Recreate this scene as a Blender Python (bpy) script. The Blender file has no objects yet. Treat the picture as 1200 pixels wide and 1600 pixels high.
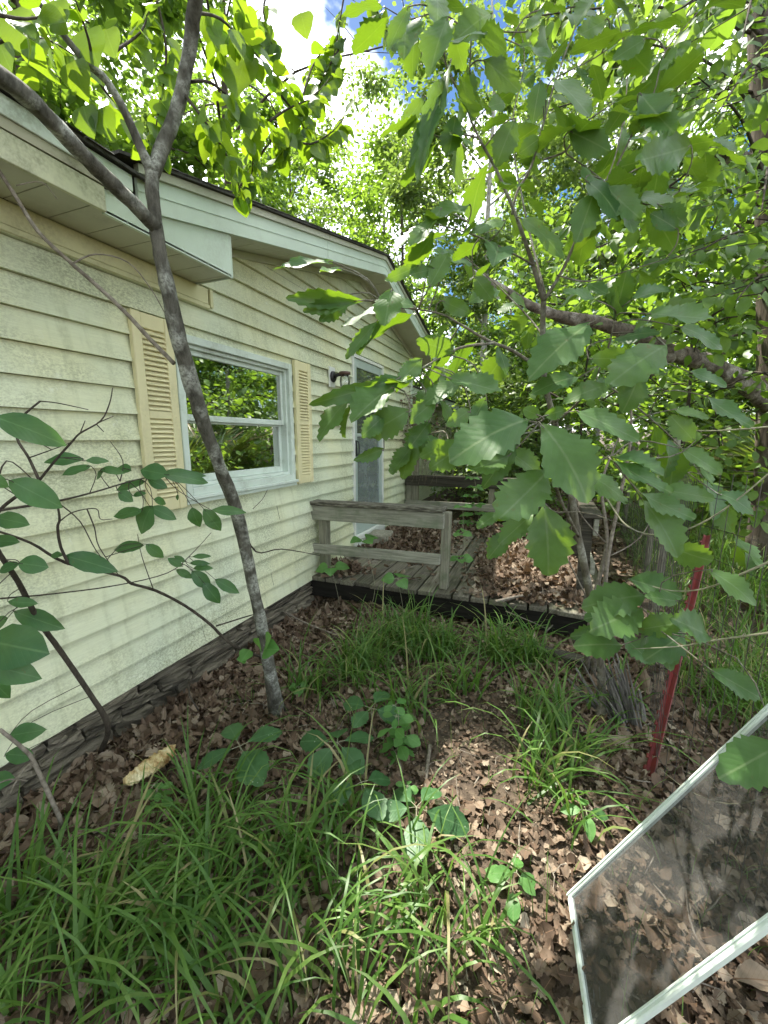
import bpy, bmesh, math, random
import numpy as np
from mathutils import Vector, Matrix
S = bpy.context.scene
C = S.collection
PI = math.pi
rad = math.radians

# ------------------------------------------------------------------ camera, sky, sun, exposure
cam_d = bpy.data.cameras.new("camera"); cam = bpy.data.objects.new("camera", cam_d); C.objects.link(cam)
cam_d.sensor_fit = 'HORIZONTAL'; cam_d.sensor_width = 36.0
cam_d.lens = 36.0 * 645.0 / 1200.0
cam_d.clip_start = 0.05; cam_d.clip_end = 500.0
cam.location = (2.0, 0.0, 0.0)
cam.rotation_euler = (rad(90 - 10.109), 0, rad(21.3))
S.camera = cam

SUN = Vector((-0.60, 0.48, 1.40)).normalized()          # towards the sun
sd = bpy.data.lights.new("sun", 'SUN'); sun = bpy.data.objects.new("sun", sd); C.objects.link(sun)
sd.energy = 3.1; sd.angle = rad(0.5); sd.color = (1.0, 0.95, 0.85)
sun.rotation_euler = SUN.to_track_quat('Z', 'Y').to_euler()

W = bpy.data.worlds.new("World"); S.world = W; W.use_nodes = True
nt = W.node_tree; nt.nodes.clear()
wo = nt.nodes.new('ShaderNodeOutputWorld'); bg = nt.nodes.new('ShaderNodeBackground')
sky = nt.nodes.new('ShaderNodeTexSky'); sky.sky_type = 'NISHITA'; sky.sun_disc = False
sky.sun_elevation = math.asin(SUN.z); sky.sun_rotation = math.atan2(SUN.x, SUN.y)
sky.air_density = 1.0; sky.dust_density = 0.6
tcw = nt.nodes.new('ShaderNodeTexCoord')
cn = nt.nodes.new('ShaderNodeTexNoise'); cn.inputs['Scale'].default_value = 2.1; cn.inputs['Detail'].default_value = 7; cn.inputs['Roughness'].default_value = .55
mpw = nt.nodes.new('ShaderNodeMapping'); mpw.inputs['Scale'].default_value = (1, 1, 1.6); mpw.inputs['Location'].default_value = (7.21, 3.4, 0.2)
cr = nt.nodes.new('ShaderNodeValToRGB'); cr.color_ramp.elements[0].position = .47; cr.color_ramp.elements[1].position = .60
mxw = nt.nodes.new('ShaderNodeMixRGB'); mxw.inputs['Color2'].default_value = (23.0, 23.6, 24.5, 1)
nt.links.new(tcw.outputs['Generated'], mpw.inputs['Vector']); nt.links.new(mpw.outputs[0], cn.inputs['Vector'])
nt.links.new(cn.outputs['Fac'], cr.inputs['Fac']); nt.links.new(cr.outputs['Color'], mxw.inputs['Fac'])
hs = nt.nodes.new('ShaderNodeHueSaturation'); hs.inputs['Saturation'].default_value = 1.35; hs.inputs['Value'].default_value = .62
nt.links.new(sky.outputs['Color'], hs.inputs['Color']); nt.links.new(hs.outputs[0], mxw.inputs['Color1']); nt.links.new(mxw.outputs[0], bg.inputs['Color'])
bg.inputs['Strength'].default_value = 0.065
nt.links.new(bg.outputs[0], wo.inputs['Surface'])

vs = S.view_settings; vs.view_transform = 'Standard'; vs.look = 'None'; vs.gamma = 1.0; vs.use_curve_mapping = False
vs.exposure = 2.1
S.cycles.max_bounces = 8; S.cycles.diffuse_bounces = 4; S.cycles.glossy_bounces = 3
S.cycles.transmission_bounces = 5; S.cycles.transparent_max_bounces = 12
S.cycles.use_denoising = True; S.cycles.caustics_reflective = False; S.cycles.caustics_refractive = False

# ------------------------------------------------------------------ helpers
rng = np.random.default_rng(7)
rnd = random.Random(11)

class MB:
    """collects quads and n-gons in world coordinates"""
    def __init__(s): s.v = []; s.f = []
    def add(s, vs_, fs):
        o = len(s.v); s.v += [tuple(v) for v in vs_]; s.f += [tuple(i + o for i in f) for f in fs]; return s
    def hexa(s, c8, bevel=0.0):
        fs = [(0,3,2,1),(4,5,6,7),(0,1,5,4),(1,2,6,5),(2,3,7,6),(3,0,4,7)]
        if bevel:
            bm = bmesh.new(); vv = [bm.verts.new(v) for v in c8]
            for f in fs: bm.faces.new([vv[i] for i in f])
            bm.normal_update()
            bmesh.ops.bevel(bm, geom=bm.edges[:], offset=bevel, segments=1, affect='EDGES')
            bm.verts.index_update(); s.add([v.co for v in bm.verts], [[v.index for v in f.verts] for f in bm.faces]); bm.free()
        else: s.add(c8, fs)
        return s
    def box(s, a, b, bevel=0.0):
        x0,y0,z0 = a; x1,y1,z1 = b
        return s.hexa([(x0,y0,z0),(x1,y0,z0),(x1,y1,z0),(x0,y1,z0),(x0,y0,z1),(x1,y0,z1),(x1,y1,z1),(x0,y1,z1)], bevel)
    def bar(s, p, q, w, h, up=(0,0,1), bevel=0.0):
        p = Vector(p); q = Vector(q); d = (q-p).normalized(); u = Vector(up); r = d.cross(u).normalized(); u = r.cross(d)
        c = []
        for e in (p, q):
            for a, b in ((-1,-1),(1,-1),(1,1),(-1,1)): c.append(e + r*a*w/2 + u*b*h/2)
        return s.hexa([c[0],c[1],c[2],c[3],c[4],c[5],c[6],c[7]], bevel)
    def tube(s, pts, rads, n=7, cap=True, rough=0.0, seed=0):
        pts = [Vector(p) for p in pts]; o = len(s.v); m = len(pts); rr = random.Random(seed)
        if not hasattr(rads, '__len__'): rads = [rads]*m
        t0 = (pts[1]-pts[0]).normalized(); a = Vector((1,0,0)) if abs(t0.x) < .8 else Vector((0,1,0)); a = (a - t0*a.dot(t0)).normalized()
        for i, p in enumerate(pts):
            t = (pts[min(i+1,m-1)] - pts[max(i-1,0)]).normalized()
            a = (a - t*a.dot(t)).normalized(); b = t.cross(a)
            for k in range(n):
                g = 2*PI*k/n; r_ = rads[i]*(1 + rough*(rr.random()-.5)); s.v.append(tuple(p + (a*math.cos(g) + b*math.sin(g))*r_))
        for i in range(m-1):
            for k in range(n):
                k2 = (k+1) % n; s.f.append((o+i*n+k, o+i*n+k2, o+(i+1)*n+k2, o+(i+1)*n+k))
        if cap: s.f.append(tuple(o+k for k in range(n))[::-1]); s.f.append(tuple(o+(m-1)*n+k for k in range(n)))
        return s

def smooth_path(pts, rads, sub=3):
    """Catmull-Rom through the joints"""
    P = [Vector(p) for p in pts]; out = []; ro = []; n = len(P)
    if not hasattr(rads, '__len__'): rads = [rads]*n
    if len(rads) == 2 and n > 2: rads = [rads[0] + (rads[1]-rads[0])*i/(n-1) for i in range(n)]
    for i in range(n-1):
        p0 = P[max(i-1,0)]; p1 = P[i]; p2 = P[i+1]; p3 = P[min(i+2,n-1)]
        for k in range(sub):
            t = k/sub
            out.append(0.5*((2*p1) + (p2-p0)*t + (2*p0-5*p1+4*p2-p3)*t*t + (3*p1-p0-3*p2+p3)*t**3)); ro.append(rads[i] + (rads[i+1]-rads[i])*t)
    out.append(P[-1]); ro.append(rads[-1]); return out, ro

BASE = {}
def link(o, parent=None):
    C.objects.link(o)
    if parent is not None: o.parent = parent
    return o
def tag(o, label=None, cat=None, group=None, kind=None):
    for k, v in (('label',label),('category',cat),('group',group),('kind',kind)):
        if v: o[k] = v
    return o
def thing(name, label, cat, loc=(0,0,0), group=None):
    o = bpy.data.objects.new(name, None); o.empty_display_size = .1; link(o); o.location = loc; BASE[o.name] = Vector(loc)
    return tag(o, label, cat, group)
def root_of(o):
    while o.parent is not None: o = o.parent
    return o
def fin(name, me, mat, parent, smooth):
    if isinstance(mat, (list,tuple)):
        for m in mat: me.materials.append(m)
    else: me.materials.append(mat)
    if smooth: me.polygons.foreach_set('use_smooth', [True]*len(me.polygons))
    me.update()
    return link(bpy.data.objects.new(name, me), parent)
def obj(name, mb, mat, parent=None, smooth=False):
    off = BASE.get(root_of(parent).name, Vector((0,0,0))) if parent is not None else Vector((0,0,0))
    me = bpy.data.meshes.new(name); v = np.array(mb.v, dtype=float).reshape(-1,3) - np.array(off)
    me.from_pydata(v.tolist(), [], mb.f); return fin(name, me, mat, parent, smooth)
def quads(name, V, F, UV, mat, parent=None, smooth=True):
    off = BASE.get(root_of(parent).name, Vector((0,0,0))) if parent is not None else Vector((0,0,0))
    V = V - np.array(off)[None,:]
    me = bpy.data.meshes.new(name); me.vertices.add(len(V)); me.vertices.foreach_set('co', V.astype(np.float32).ravel())
    me.loops.add(F.size); me.loops.foreach_set('vertex_index', F.astype(np.int32).ravel())
    me.polygons.add(len(F)); me.polygons.foreach_set('loop_start', np.arange(0, F.size, 4, dtype=np.int32))
    if UV is not None:
        uvl = me.uv_layers.new(name='UVMap'); uvl.data.foreach_set('uv', UV[F.ravel()].astype(np.float32).ravel())
    me.update(calc_edges=True); me.validate()
    return fin(name, me, mat, parent, smooth)
def copy_tree(o, parent=None):
    c = o.copy(); link(c, parent)
    for ch in list(o.children): copy_tree(ch, c)
    return c

# ------------------------------------------------------------------ materials
def nmat(name):
    m = bpy.data.materials.new(name); m.use_nodes = True; t = m.node_tree; b = t.nodes['Principled BSDF']; return m, t, b
def N(t, kind, **kw):
    n = t.nodes.new('ShaderNode' + kind)
    for k, v in kw.items():
        if k in n.inputs: n.inputs[k].default_value = v
        else: setattr(n, k, v)
    return n
def ramp(t, src, stops):
    r = N(t, 'ValToRGB'); e = r.color_ramp.elements
    while len(e) < len(stops): e.new(.5)
    for el, (p, c) in zip(e, stops): el.position = p; el.color = (*c, 1) if len(c) == 3 else c
    t.links.new(src, r.inputs['Fac']); return r.outputs['Color']
def noise(t, vec, scale, detail=5, rough=.55, dist=0.0):
    n = N(t, 'TexNoise'); n.inputs['Scale'].default_value = scale; n.inputs['Detail'].default_value = detail
    n.inputs['Roughness'].default_value = rough; n.inputs['Distortion'].default_value = dist; t.links.new(vec, n.inputs['Vector']); return n.outputs['Fac']
def coords(t, scale=(1,1,1), which='Object'):
    tc = N(t, 'TexCoord'); mp = N(t, 'Mapping'); mp.inputs['Scale'].default_value = scale; t.links.new(tc.outputs[which], mp.inputs['Vector']); return mp.outputs[0]
def mix(t, fac, a, b, mode='MIX'):
    m = N(t, 'MixRGB'); m.blend_type = mode
    for s_, i in ((fac,'Fac'),(a,'Color1'),(b,'Color2')):
        if isinstance(s_, (int,float)): m.inputs[i].default_value = s_
        elif isinstance(s_, tuple): m.inputs[i].default_value = (*s_, 1)
        else: t.links.new(s_, m.inputs[i])
    return m.outputs[0]
def bump(t, b, h, strength=.4, dist=.01):
    n = N(t, 'Bump'); n.inputs['Strength'].default_value = strength; n.inputs['Distance'].default_value = dist; t.links.new(h, n.inputs['Height']); t.links.new(n.outputs[0], b.inputs['Normal'])
def island(t):
    return N(t, 'NewGeometry').outputs['Random Per Island']

def rough_mat(name, stops, scale=6, stretch=(1,1,1), rough=.8, bs=.4, bd=.01, detail=6, isl=0.0, spec=.3):
    m, t, b = nmat(name); v = coords(t, stretch); n = noise(t, v, scale, detail, .6)
    col = ramp(t, n, stops)
    if isl: 
        k = ramp(t, island(t), [(0,(1-isl,)*3),(1,(1+isl,)*3)]); col = mix(t, 1.0, col, k, 'MULTIPLY')
    t.links.new(col, b.inputs['Base Color']); b.inputs['Roughness'].default_value = rough; b.inputs['Specular IOR Level'].default_value = spec
    bump(t, b, n, bs, bd); return m

def leaf_mat(name, stops, trans, tf=.4, rough=.38, vein=(.35,.5,.2), vein_on=True, spec=.45, spots=0.0, blem=0.0):
    m, t, b = nmat(name); r = island(t)
    col = ramp(t, r, stops)
    uv = coords(t, (1,1,1), 'UV'); sep = N(t, 'SeparateXYZ'); t.links.new(uv, sep.inputs[0])
    if vein_on:
        # midrib and side veins from the blade's own UVs
        ax = N(t, 'Math', operation='SUBTRACT'); t.links.new(sep.outputs['X'], ax.inputs[0]); ax.inputs[1].default_value = .5
        ab = N(t, 'Math', operation='ABSOLUTE'); t.links.new(ax.outputs[0], ab.inputs[0])
        mid = ramp(t, ab.outputs[0], [(0.010,(1,1,1)),(0.032,(0,0,0))])
        ml = N(t, 'Math', operation='MULTIPLY_ADD'); t.links.new(ab.outputs[0], ml.inputs[0]); ml.inputs[1].default_value = -.75; t.links.new(sep.outputs['Y'], ml.inputs[2])
        fr = N(t, 'Math', operation='MULTIPLY'); t.links.new(ml.outputs[0], fr.inputs[0]); fr.inputs[1].default_value = 9.0
        fc = N(t, 'Math', operation='PINGPONG'); t.links.new(fr.outputs[0], fc.inputs[0]); fc.inputs[1].default_value = .5
        sv = ramp(t, fc.outputs[0], [(0.0,(.55,)*3),(0.05,(0,0,0))])
        ve = mix(t, 1.0, mid, sv, 'ADD')
        col = mix(t, ve, col, vein)
        bump(t, b, fc.outputs[0], .22, .002)
    oc = coords(t); pn = noise(t, oc, 35, 3)
    col = mix(t, 1.0, col, ramp(t, pn, [(.3,(.78,.8,.78)),(.7,(1.15,1.12,1.1))]), 'MULTIPLY')
    if blem:
        bn = noise(t, oc, 48, 2, .5); bm_ = noise(t, oc, 5, 2); kb = mix(t, 1.0, ramp(t, bn, [(.68,(0,0,0)),(.71,(1,1,1))]), ramp(t, bm_, [(.4,(0,0,0)),(.6,(blem,)*3)]), 'MULTIPLY'); col = mix(t, kb, col, (.13,.085,.03))
        ed = noise(t, oc, 7, 4, .6); col = mix(t, ramp(t, ed, [(.45,(0,0,0)),(.75,(.45,)*3)]), col, (.10,.17,.035))
    if spots:
        sp = N(t, 'TexVoronoi'); sp.inputs['Scale'].default_value = 60; t.links.new(oc, sp.inputs['Vector'])
        pm = noise(t, oc, 9, 2); k = mix(t, 1.0, ramp(t, sp.outputs['Distance'], [(.12,(1,1,1)),(.2,(0,0,0))]), ramp(t, pm, [(.55,(0,0,0)),(.62,(1,1,1))]), 'MULTIPLY')
        col = mix(t, k, col, (.5,.58,.4))
    t.links.new(col, b.inputs['Base Color']); b.inputs['Roughness'].default_value = rough; b.inputs['Specular IOR Level'].default_value = spec
    tr = N(t, 'BsdfTranslucent'); tc_ = mix(t, 1.0, trans, ramp(t, r, [(0,(.75,.8,.7)),(1,(1.15,1.1,1.1))]), 'MULTIPLY')
    if vein_on: tc_ = mix(t, sv, tc_, tuple(c*.6 for c in trans))
    t.links.new(tc_, tr.inputs['Color'])
    ms = N(t, 'MixShader'); ms.inputs[0].default_value = tf
    t.links.new(b.outputs[0], ms.inputs[1]); t.links.new(tr.outputs[0], ms.inputs[2]); t.links.new(ms.outputs[0], t.nodes['Material Output'].inputs['Surface'])
    return m

def siding_mat():
    m, t, b = nmat('vinyl_siding'); v = coords(t)
    big = noise(t, v, 1.4, 4); tint = ramp(t, big, [(.3,(.74,.74,.49)),(.5,(.72,.75,.55)),(.72,(.67,.73,.57))])
    gr = noise(t, coords(t, (6, 1.2, 18)), 9, 6, .7)
    tint = mix(t, 1.0, tint, ramp(t, gr, [(.3,(.90,.90,.87)),(.7,(1.06,1.06,1.05))]), 'MULTIPLY')
    # mildew: fine specks gathered into patches
    sp = noise(t, coords(t, (1, .8, 1.25)), 95, 5, .75); pa = noise(t, coords(t, (1, .55, 1)), 2.6, 5, .6)
    k = mix(t, 1.0, ramp(t, sp, [(.44,(0,0,0)),(.58,(1,1,1))]), ramp(t, pa, [(.40,(.03,)*3),(.72,(.9,)*3)]), 'MULTIPLY')
    tint = mix(t, k, tint, (.24,.25,.14))
    st_ = noise(t, coords(t, (1,5,.35)), 3.2, 5, .6); k3 = mix(t, 1.0, ramp(t, st_, [(.52,(0,0,0)),(.74,(.6,)*3)]), ramp(t, noise(t, coords(t,(1,1,1)), 40, 4, .7), [(.35,(.25,)*3),(.6,(1,1,1))]), 'MULTIPLY')
    tint = mix(t, k3, tint, (.36,.38,.22))
    fl = noise(t, v, 30, 4, .7); pb = noise(t, v, 3.3, 3)
    k2 = mix(t, 1.0, ramp(t, fl, [(.58,(0,0,0)),(.64,(1,1,1))]), ramp(t, pb, [(.5,(0,0,0)),(.66,(.55,)*3)]), 'MULTIPLY')
    tint = mix(t, k2, tint, (.80,.82,.70))
    t.links.new(tint, b.inputs['Base Color']); b.inputs['Roughness'].default_value = .55; b.inputs['Specular IOR Level'].default_value = .25
    bump(t, b, gr, .18, .004); return m

def paint_mat(name, c, dirt=(.22,.21,.15), amount=.5, scale=5, rough=.5, lo=.48):
    m, t, b = nmat(name); v = coords(t); n1 = noise(t, v, scale, 6, .65); n2 = noise(t, v, 70, 4, .7)
    k = mix(t, 1.0, ramp(t, n1, [(lo,(0,0,0)),(lo+.24,(amount,)*3)]), ramp(t, n2, [(.35,(.2,)*3),(.6,(1,1,1))]), 'MULTIPLY')
    col = mix(t, k, mix(t, 1.0, c, ramp(t, noise(t, v, 2, 3), [(.3,(.93,.93,.92)),(.7,(1.04,)*3)]), 'MULTIPLY'), dirt)
    t.links.new(col, b.inputs['Base Color']); b.inputs['Roughness'].default_value = rough; bump(t, b, n2, .08, .003); return m

def glass_mat(name, refl=.35, tint=(.9,.95,.92), dust_haze=0.0, dust_haze_col=(.5,.5,.48), dsc=14):
    m, t, b = nmat(name); t.nodes.remove(b)
    tr = N(t, 'BsdfTransparent'); tr.inputs['Color'].default_value = (*tint, 1); gl = N(t, 'BsdfGlossy'); gl.inputs['Roughness'].default_value = .015
    gl.inputs['Color'].default_value = (.95,.97,.95,1)
    lw = N(t, 'LayerWeight'); lw.inputs['Blend'].default_value = .35
    mp = N(t, 'MapRange'); mp.inputs['To Min'].default_value = refl; mp.inputs['To Max'].default_value = 1.0; t.links.new(lw.outputs['Fresnel'], mp.inputs['Value'])
    mx = N(t, 'MixShader'); t.links.new(mp.outputs[0], mx.inputs[0]); t.links.new(tr.outputs[0], mx.inputs[1]); t.links.new(gl.outputs[0], mx.inputs[2])
    v = coords(t); wv = noise(t, v, 2.2, 2); bp = N(t, 'Bump'); bp.inputs['Strength'].default_value = .02; bp.inputs['Distance'].default_value = .05; t.links.new(wv, bp.inputs['Height']); t.links.new(bp.outputs[0], gl.inputs['Normal'])
    out = mx
    if dust_haze:
        df = N(t, 'BsdfDiffuse'); df.inputs['Color'].default_value = (*dust_haze_col, 1)  # dust film; on the lower door pane it paints in brightness
        dn = ramp(t, noise(t, v, dsc, 6, .7), [(.3,(dust_haze*.5,)*3),(.72,(dust_haze*1.5,)*3)])
        m2 = N(t, 'MixShader'); t.links.new(dn, m2.inputs[0]); t.links.new(mx.outputs[0], m2.inputs[1]); t.links.new(df.outputs[0], m2.inputs[2]); out = m2
    t.links.new(out.outputs[0], t.nodes['Material Output'].inputs['Surface']); return m

def bark_mat(name, dark, mid, pale=None, amount=.5, zs=.25, scale=14):
    m, t, b = nmat(name); v = coords(t, (1,1,zs)); n = noise(t, v, scale*3, 6, .7); col = ramp(t, n, [(.3,dark),(.7,mid)])
    if pale:
        l = noise(t, coords(t, (1,1,1.1)), scale*.9, 3, .5); k = ramp(t, l, [(.57-amount*.2,(0,0,0)),(.72-amount*.2,(.95,)*3)])
        f = noise(t, coords(t), 90, 5, .7); col = mix(t, mix(t, 1.0, k, ramp(t, f, [(.38,(.15,)*3),(.58,(1,1,1))]), 'MULTIPLY'), col, pale)
    t.links.new(col, b.inputs['Base Color']); b.inputs['Roughness'].default_value = .9; b.inputs['Specular IOR Level'].default_value = .15
    bump(t, b, n, .7, .012); return m

def wood_mat(name, stops, axis=1, rough=.85, isl=.25, moss=None):
    m, t, b = nmat(name); s_ = [14,14,14]; s_[axis] = .9; v = coords(t, tuple(s_)); n = noise(t, v, 4, 7, .68); col = ramp(t, n, stops)
    if moss: 
        k = ramp(t, noise(t, coords(t), 5, 5, .7), [(.5,(0,0,0)),(.68,(.75,)*3)]); col = mix(t, k, col, moss)
    if isl: col = mix(t, 1.0, col, ramp(t, island(t), [(0,(1-isl,)*3),(1,(1+isl,)*3)]), 'MULTIPLY')
    t.links.new(col, b.inputs['Base Color']); b.inputs['Roughness'].default_value = rough; b.inputs['Specular IOR Level'].default_value = .2; bump(t, b, n, .6, .006); return m

M = {}
M['siding'] = siding_mat()
M['trim'] = paint_mat('white_trim', (.66,.74,.67), (.24,.25,.17), amount=.6)
M['fascia'] = paint_mat('fascia_metal', (.60,.70,.60), amount=.3, scale=3)
M['mouldy'] = paint_mat('mouldy_fascia', (.60,.61,.43), (.10,.095,.05), amount=.9, scale=4.2, lo=.44)
M['frieze'] = paint_mat('frieze_paint', (.68,.66,.40), (.22,.20,.11), amount=.55, scale=4)
M['rot'] = paint_mat('rotten_board', (.42,.40,.30), (.06,.05,.035), amount=1.0, scale=7)
M['soffit'] = paint_mat('soffit_vinyl', (.52,.52,.42), amount=.4)
M['cream'] = paint_mat('cream_shutter', (.75,.69,.42), (.32,.28,.16), amount=.45, scale=4)
M['door'] = paint_mat('door_metal', (.42,.50,.47), amount=.3)
M['white'] = paint_mat('white_plastic', (.72,.74,.70), amount=.2)
M['black'] = paint_mat('black_metal', (.02,.02,.022), (.06,.05,.04), amount=.5)
M['brown'] = paint_mat('brown_metal', (.10,.055,.04), amount=.4)
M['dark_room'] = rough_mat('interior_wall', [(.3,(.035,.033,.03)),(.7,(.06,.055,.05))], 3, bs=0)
M['glass'] = glass_mat('window_glass', .78, (.55,.6,.58))
M['door_glass'] = glass_mat('door_glass', .22, (.75,.8,.78), .10, (.55,.6,.58))
M['hazed_glass'] = glass_mat('hazed_door_glass', .15, (.75,.8,.78), .34, (.46,.53,.52), 2.5)  # diffuse haze in the pane paints in the brightness of the inner door
M['jar'] = glass_mat('lamp_glass', .12, (.9,.92,.9), .08)
def screen_mat():
    m, t, b = nmat('insect_screen'); v = coords(t); tr = N(t, 'BsdfTransparent'); b.inputs['Roughness'].default_value = .45; b.inputs['Specular IOR Level'].default_value = .35
    t.links.new(ramp(t, noise(t, v, 6, 4), [(.3,(.045,.045,.043)),(.7,(.08,.08,.076))]), b.inputs['Base Color'])
    d = mix(t, 1.0, ramp(t, noise(t, v, 7, 6, .7), [(.3,(.52,)*3),(.75,(.74,)*3)]), ramp(t, noise(t, coords(t,(40,3,3)), 6, 3), [(.3,(.9,)*3),(.8,(1.2,)*3)]), 'MULTIPLY')
    ms = N(t, 'MixShader'); t.links.new(d, ms.inputs[0]); t.links.new(tr.outputs[0], ms.inputs[1]); t.links.new(b.outputs[0], ms.inputs[2]); t.links.new(ms.outputs[0], t.nodes['Material Output'].inputs['Surface']); return m
M['panel_glass'] = screen_mat()
M['panel_frame'] = paint_mat('panel_frame_paint', (.68,.76,.70), (.3,.3,.25), amount=.4, scale=9)
M['shingle'] = rough_mat('shingle', [(.3,(.035,.033,.03)),(.7,(.09,.085,.075))], 40, rough=.95)
M['stone'] = rough_mat('ledge_stone', [(.25,(.045,.04,.03)),(.5,(.14,.122,.09)),(.75,(.27,.24,.185))], 14, (1,.5,2.2), bs=1.0, bd=.03, isl=.45)
M['deck'] = wood_mat('deck_board', [(.3,(.06,.052,.04)),(.55,(.17,.155,.12)),(.8,(.30,.28,.23))], 1, isl=.3, moss=(.13,.14,.08))
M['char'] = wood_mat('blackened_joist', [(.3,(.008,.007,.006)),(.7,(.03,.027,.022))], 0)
M['rail'] = wood_mat('grey_rail_wood', [(.3,(.15,.145,.115)),(.55,(.33,.325,.265)),(.8,(.46,.45,.38))], 0, isl=.12, moss=(.17,.20,.13))
M['railz'] = wood_mat('grey_post_wood', [(.3,(.12,.11,.085)),(.55,(.26,.25,.19)),(.8,(.36,.35,.28))], 2, isl=.12, moss=(.13,.15,.09))
M['cap'] = rough_mat('mossy_cap_wood', [(.35,(.025,.022,.018)),(.5,(.12,.11,.085)),(.7,(.30,.29,.24))], 22, (.5,3,3), bs=.7)
M['darkrail'] = wood_mat('dark_rail_wood', [(.3,(.02,.018,.014)),(.7,(.10,.09,.07))], 0)
M['block'] = rough_mat('concrete_block', [(.3,(.20,.19,.14)),(.7,(.40,.38,.31))], 25, bs=.5)
M['palewood'] = rough_mat('rotten_yellow_wood', [(.35,(.30,.17,.06)),(.5,(.55,.43,.22)),(.7,(.72,.66,.45))], 16, (1,2,1), bs=.6)
M['red'] = paint_mat('red_post_paint', (.155,.020,.018), (.07,.03,.025), amount=.9, scale=12, rough=.6)
M['wire'] = rough_mat('rusty_wire', [(.3,(.03,.025,.02)),(.7,(.09,.08,.07))], 30, bs=0, rough=.6)
M['bark_redbud'] = bark_mat('lichened_bark', (.032,.030,.023), (.16,.152,.125), (.40,.41,.36), .55, .35, 12)
M['bark_thin'] = bark_mat('twig_bark', (.03,.024,.019), (.10,.085,.065))
M['bark_oak'] = bark_mat('oak_sapling_bark', (.07,.06,.045), (.24,.22,.17), (.34,.34,.29), .3)
M['bark_big'] = bark_mat('furrowed_bark', (.025,.02,.016), (.16,.13,.10), (.22,.20,.16), .2, .12, 7)
M['bark_pale'] = bark_mat('pale_bark', (.25,.24,.20), (.50,.48,.42), (.6,.58,.52), .3)
M['deadlimb'] = bark_mat('dead_limb_wood', (.04,.032,.026), (.26,.215,.18), (.46,.42,.38), .35, .9, 9)
M['stick'] = rough_mat('dead_stick', [(.3,(.10,.08,.06)),(.7,(.32,.28,.23))], 40, bs=.3)
M['cane'] = rough_mat('green_cane', [(.3,(.20,.20,.12)),(.7,(.40,.38,.27))], 30, bs=.2)
M['grey_wood'] = wood_mat('splintered_wood', [(.3,(.05,.045,.04)),(.55,(.16,.15,.135)),(.8,(.34,.32,.29))], 2, isl=.35)
M['dryvine'] = rough_mat('dry_vine', [(.3,(.10,.075,.05)),(.7,(.26,.21,.15))], 40, bs=0)
M['ground'] = rough_mat('forest_soil', [(.3,(.035,.025,.017)),(.5,(.08,.058,.04)),(.72,(.15,.115,.08))], 26, bs=.9, bd=.03, detail=9)
M['dead'] = leaf_mat('dead_leaf', [(0,(.06,.040,.027)),(.35,(.125,.086,.060)),(.65,(.19,.140,.102)),(.9,(.275,.218,.162)),(1,(.39,.33,.255))], (.22,.12,.05), .12, .75, (.18,.11,.07), True, .2)
M['grass'] = leaf_mat('sedge_blade', [(0,(.055,.125,.025)),(.5,(.09,.185,.038)),(.88,(.14,.23,.055)),(.93,(.25,.23,.10)),(1,(.34,.28,.16))], (.22,.42,.05), .35, .42, vein_on=False, spec=.35)
M['oak_leaf'] = leaf_mat('oak_leaf', [(0,(.052,.135,.042)),(.5,(.074,.168,.050)),(1,(.10,.195,.052))], (.20,.34,.015), .40, .42, (.17,.26,.11), blem=.8)
M['redbud_leaf'] = leaf_mat('redbud_leaf', [(0,(.045,.105,.02)),(1,(.08,.15,.028))], (.34,.52,.02), .48, .45, (.12,.2,.05))
M['shrub_leaf'] = leaf_mat('shrub_leaf', [(0,(.035,.11,.04)),(1,(.06,.15,.05))], (.16,.34,.04), .32, .38, (.10,.20,.08), blem=.6)
M['seed_leaf'] = leaf_mat('seedling_leaf', [(0,(.045,.13,.045)),(1,(.065,.16,.055))], (.16,.34,.04), .30, .48, (.11,.22,.09), spots=.5)
M['herb_leaf'] = leaf_mat('herb_leaf', [(0,(.08,.22,.05)),(1,(.12,.27,.07))], (.25,.5,.06), .35, .5, (.16,.3,.1))
M['wood_leaf'] = leaf_mat('woodland_leaf', [(0,(.06,.12,.03)),(.5,(.09,.175,.04)),(1,(.14,.22,.06))], (.29,.47,.04), .45, .42, vein_on=False)
M['wood_leaf_pale'] = leaf_mat('pale_woodland_leaf', [(0,(.08,.14,.05)),(1,(.16,.22,.09))], (.30,.44,.07), .40, .4, vein_on=False)
M['palm'] = leaf_mat('palmetto_leaf', [(0,(.05,.10,.02)),(.8,(.09,.16,.03)),(1,(.2,.13,.06))], (.3,.42,.05), .3, .35, vein_on=False)

# ------------------------------------------------------------------ leaf blades
def blade(n, width, teeth=0, depth=.12, fold=.12, bend=.15, wave=.0, seed=0, base=.35, lobes=None):
    """a leaf of length 1 along +y: a midrib and two toothed margins, folded and bent"""
    r = random.Random(seed); V = []; UV = []; F = []
    for i in range(n):
        t = i/(n-1)
        w = width*(math.sin(PI*t**base_exp(base)))**.8 if 0 < t < 1 else .006
        if lobes: w *= 1 + lobes*math.cos(t*2*PI*4.5 + 1.0)
        yb = t
        if teeth and 0 < i < n-1: w *= 1 + (depth if i % 2 else -depth*.55)*(0.8+.4*r.random())
        zb = -bend*t*t*.9
        for s in (-1, 0, 1):
            ww = wave*math.sin(t*11 + s*1.7 + seed)
            V.append((s*w*(1-.1*r.random() if s else 1), yb + (.028 if teeth and i % 2 and s else 0), zb + abs(s)*(fold*w/width*width + ww))); UV.append((.5 + s*.5*min(1, w/width), t))
    for i in range(n-1):
        a = i*3; F += [(a, a+1, a+4, a+3), (a+1, a+2, a+5, a+4)]
    return np.array(V), np.array(UV), np.array(F)
def base_exp(b): return math.log(.5)/math.log(b)

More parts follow.
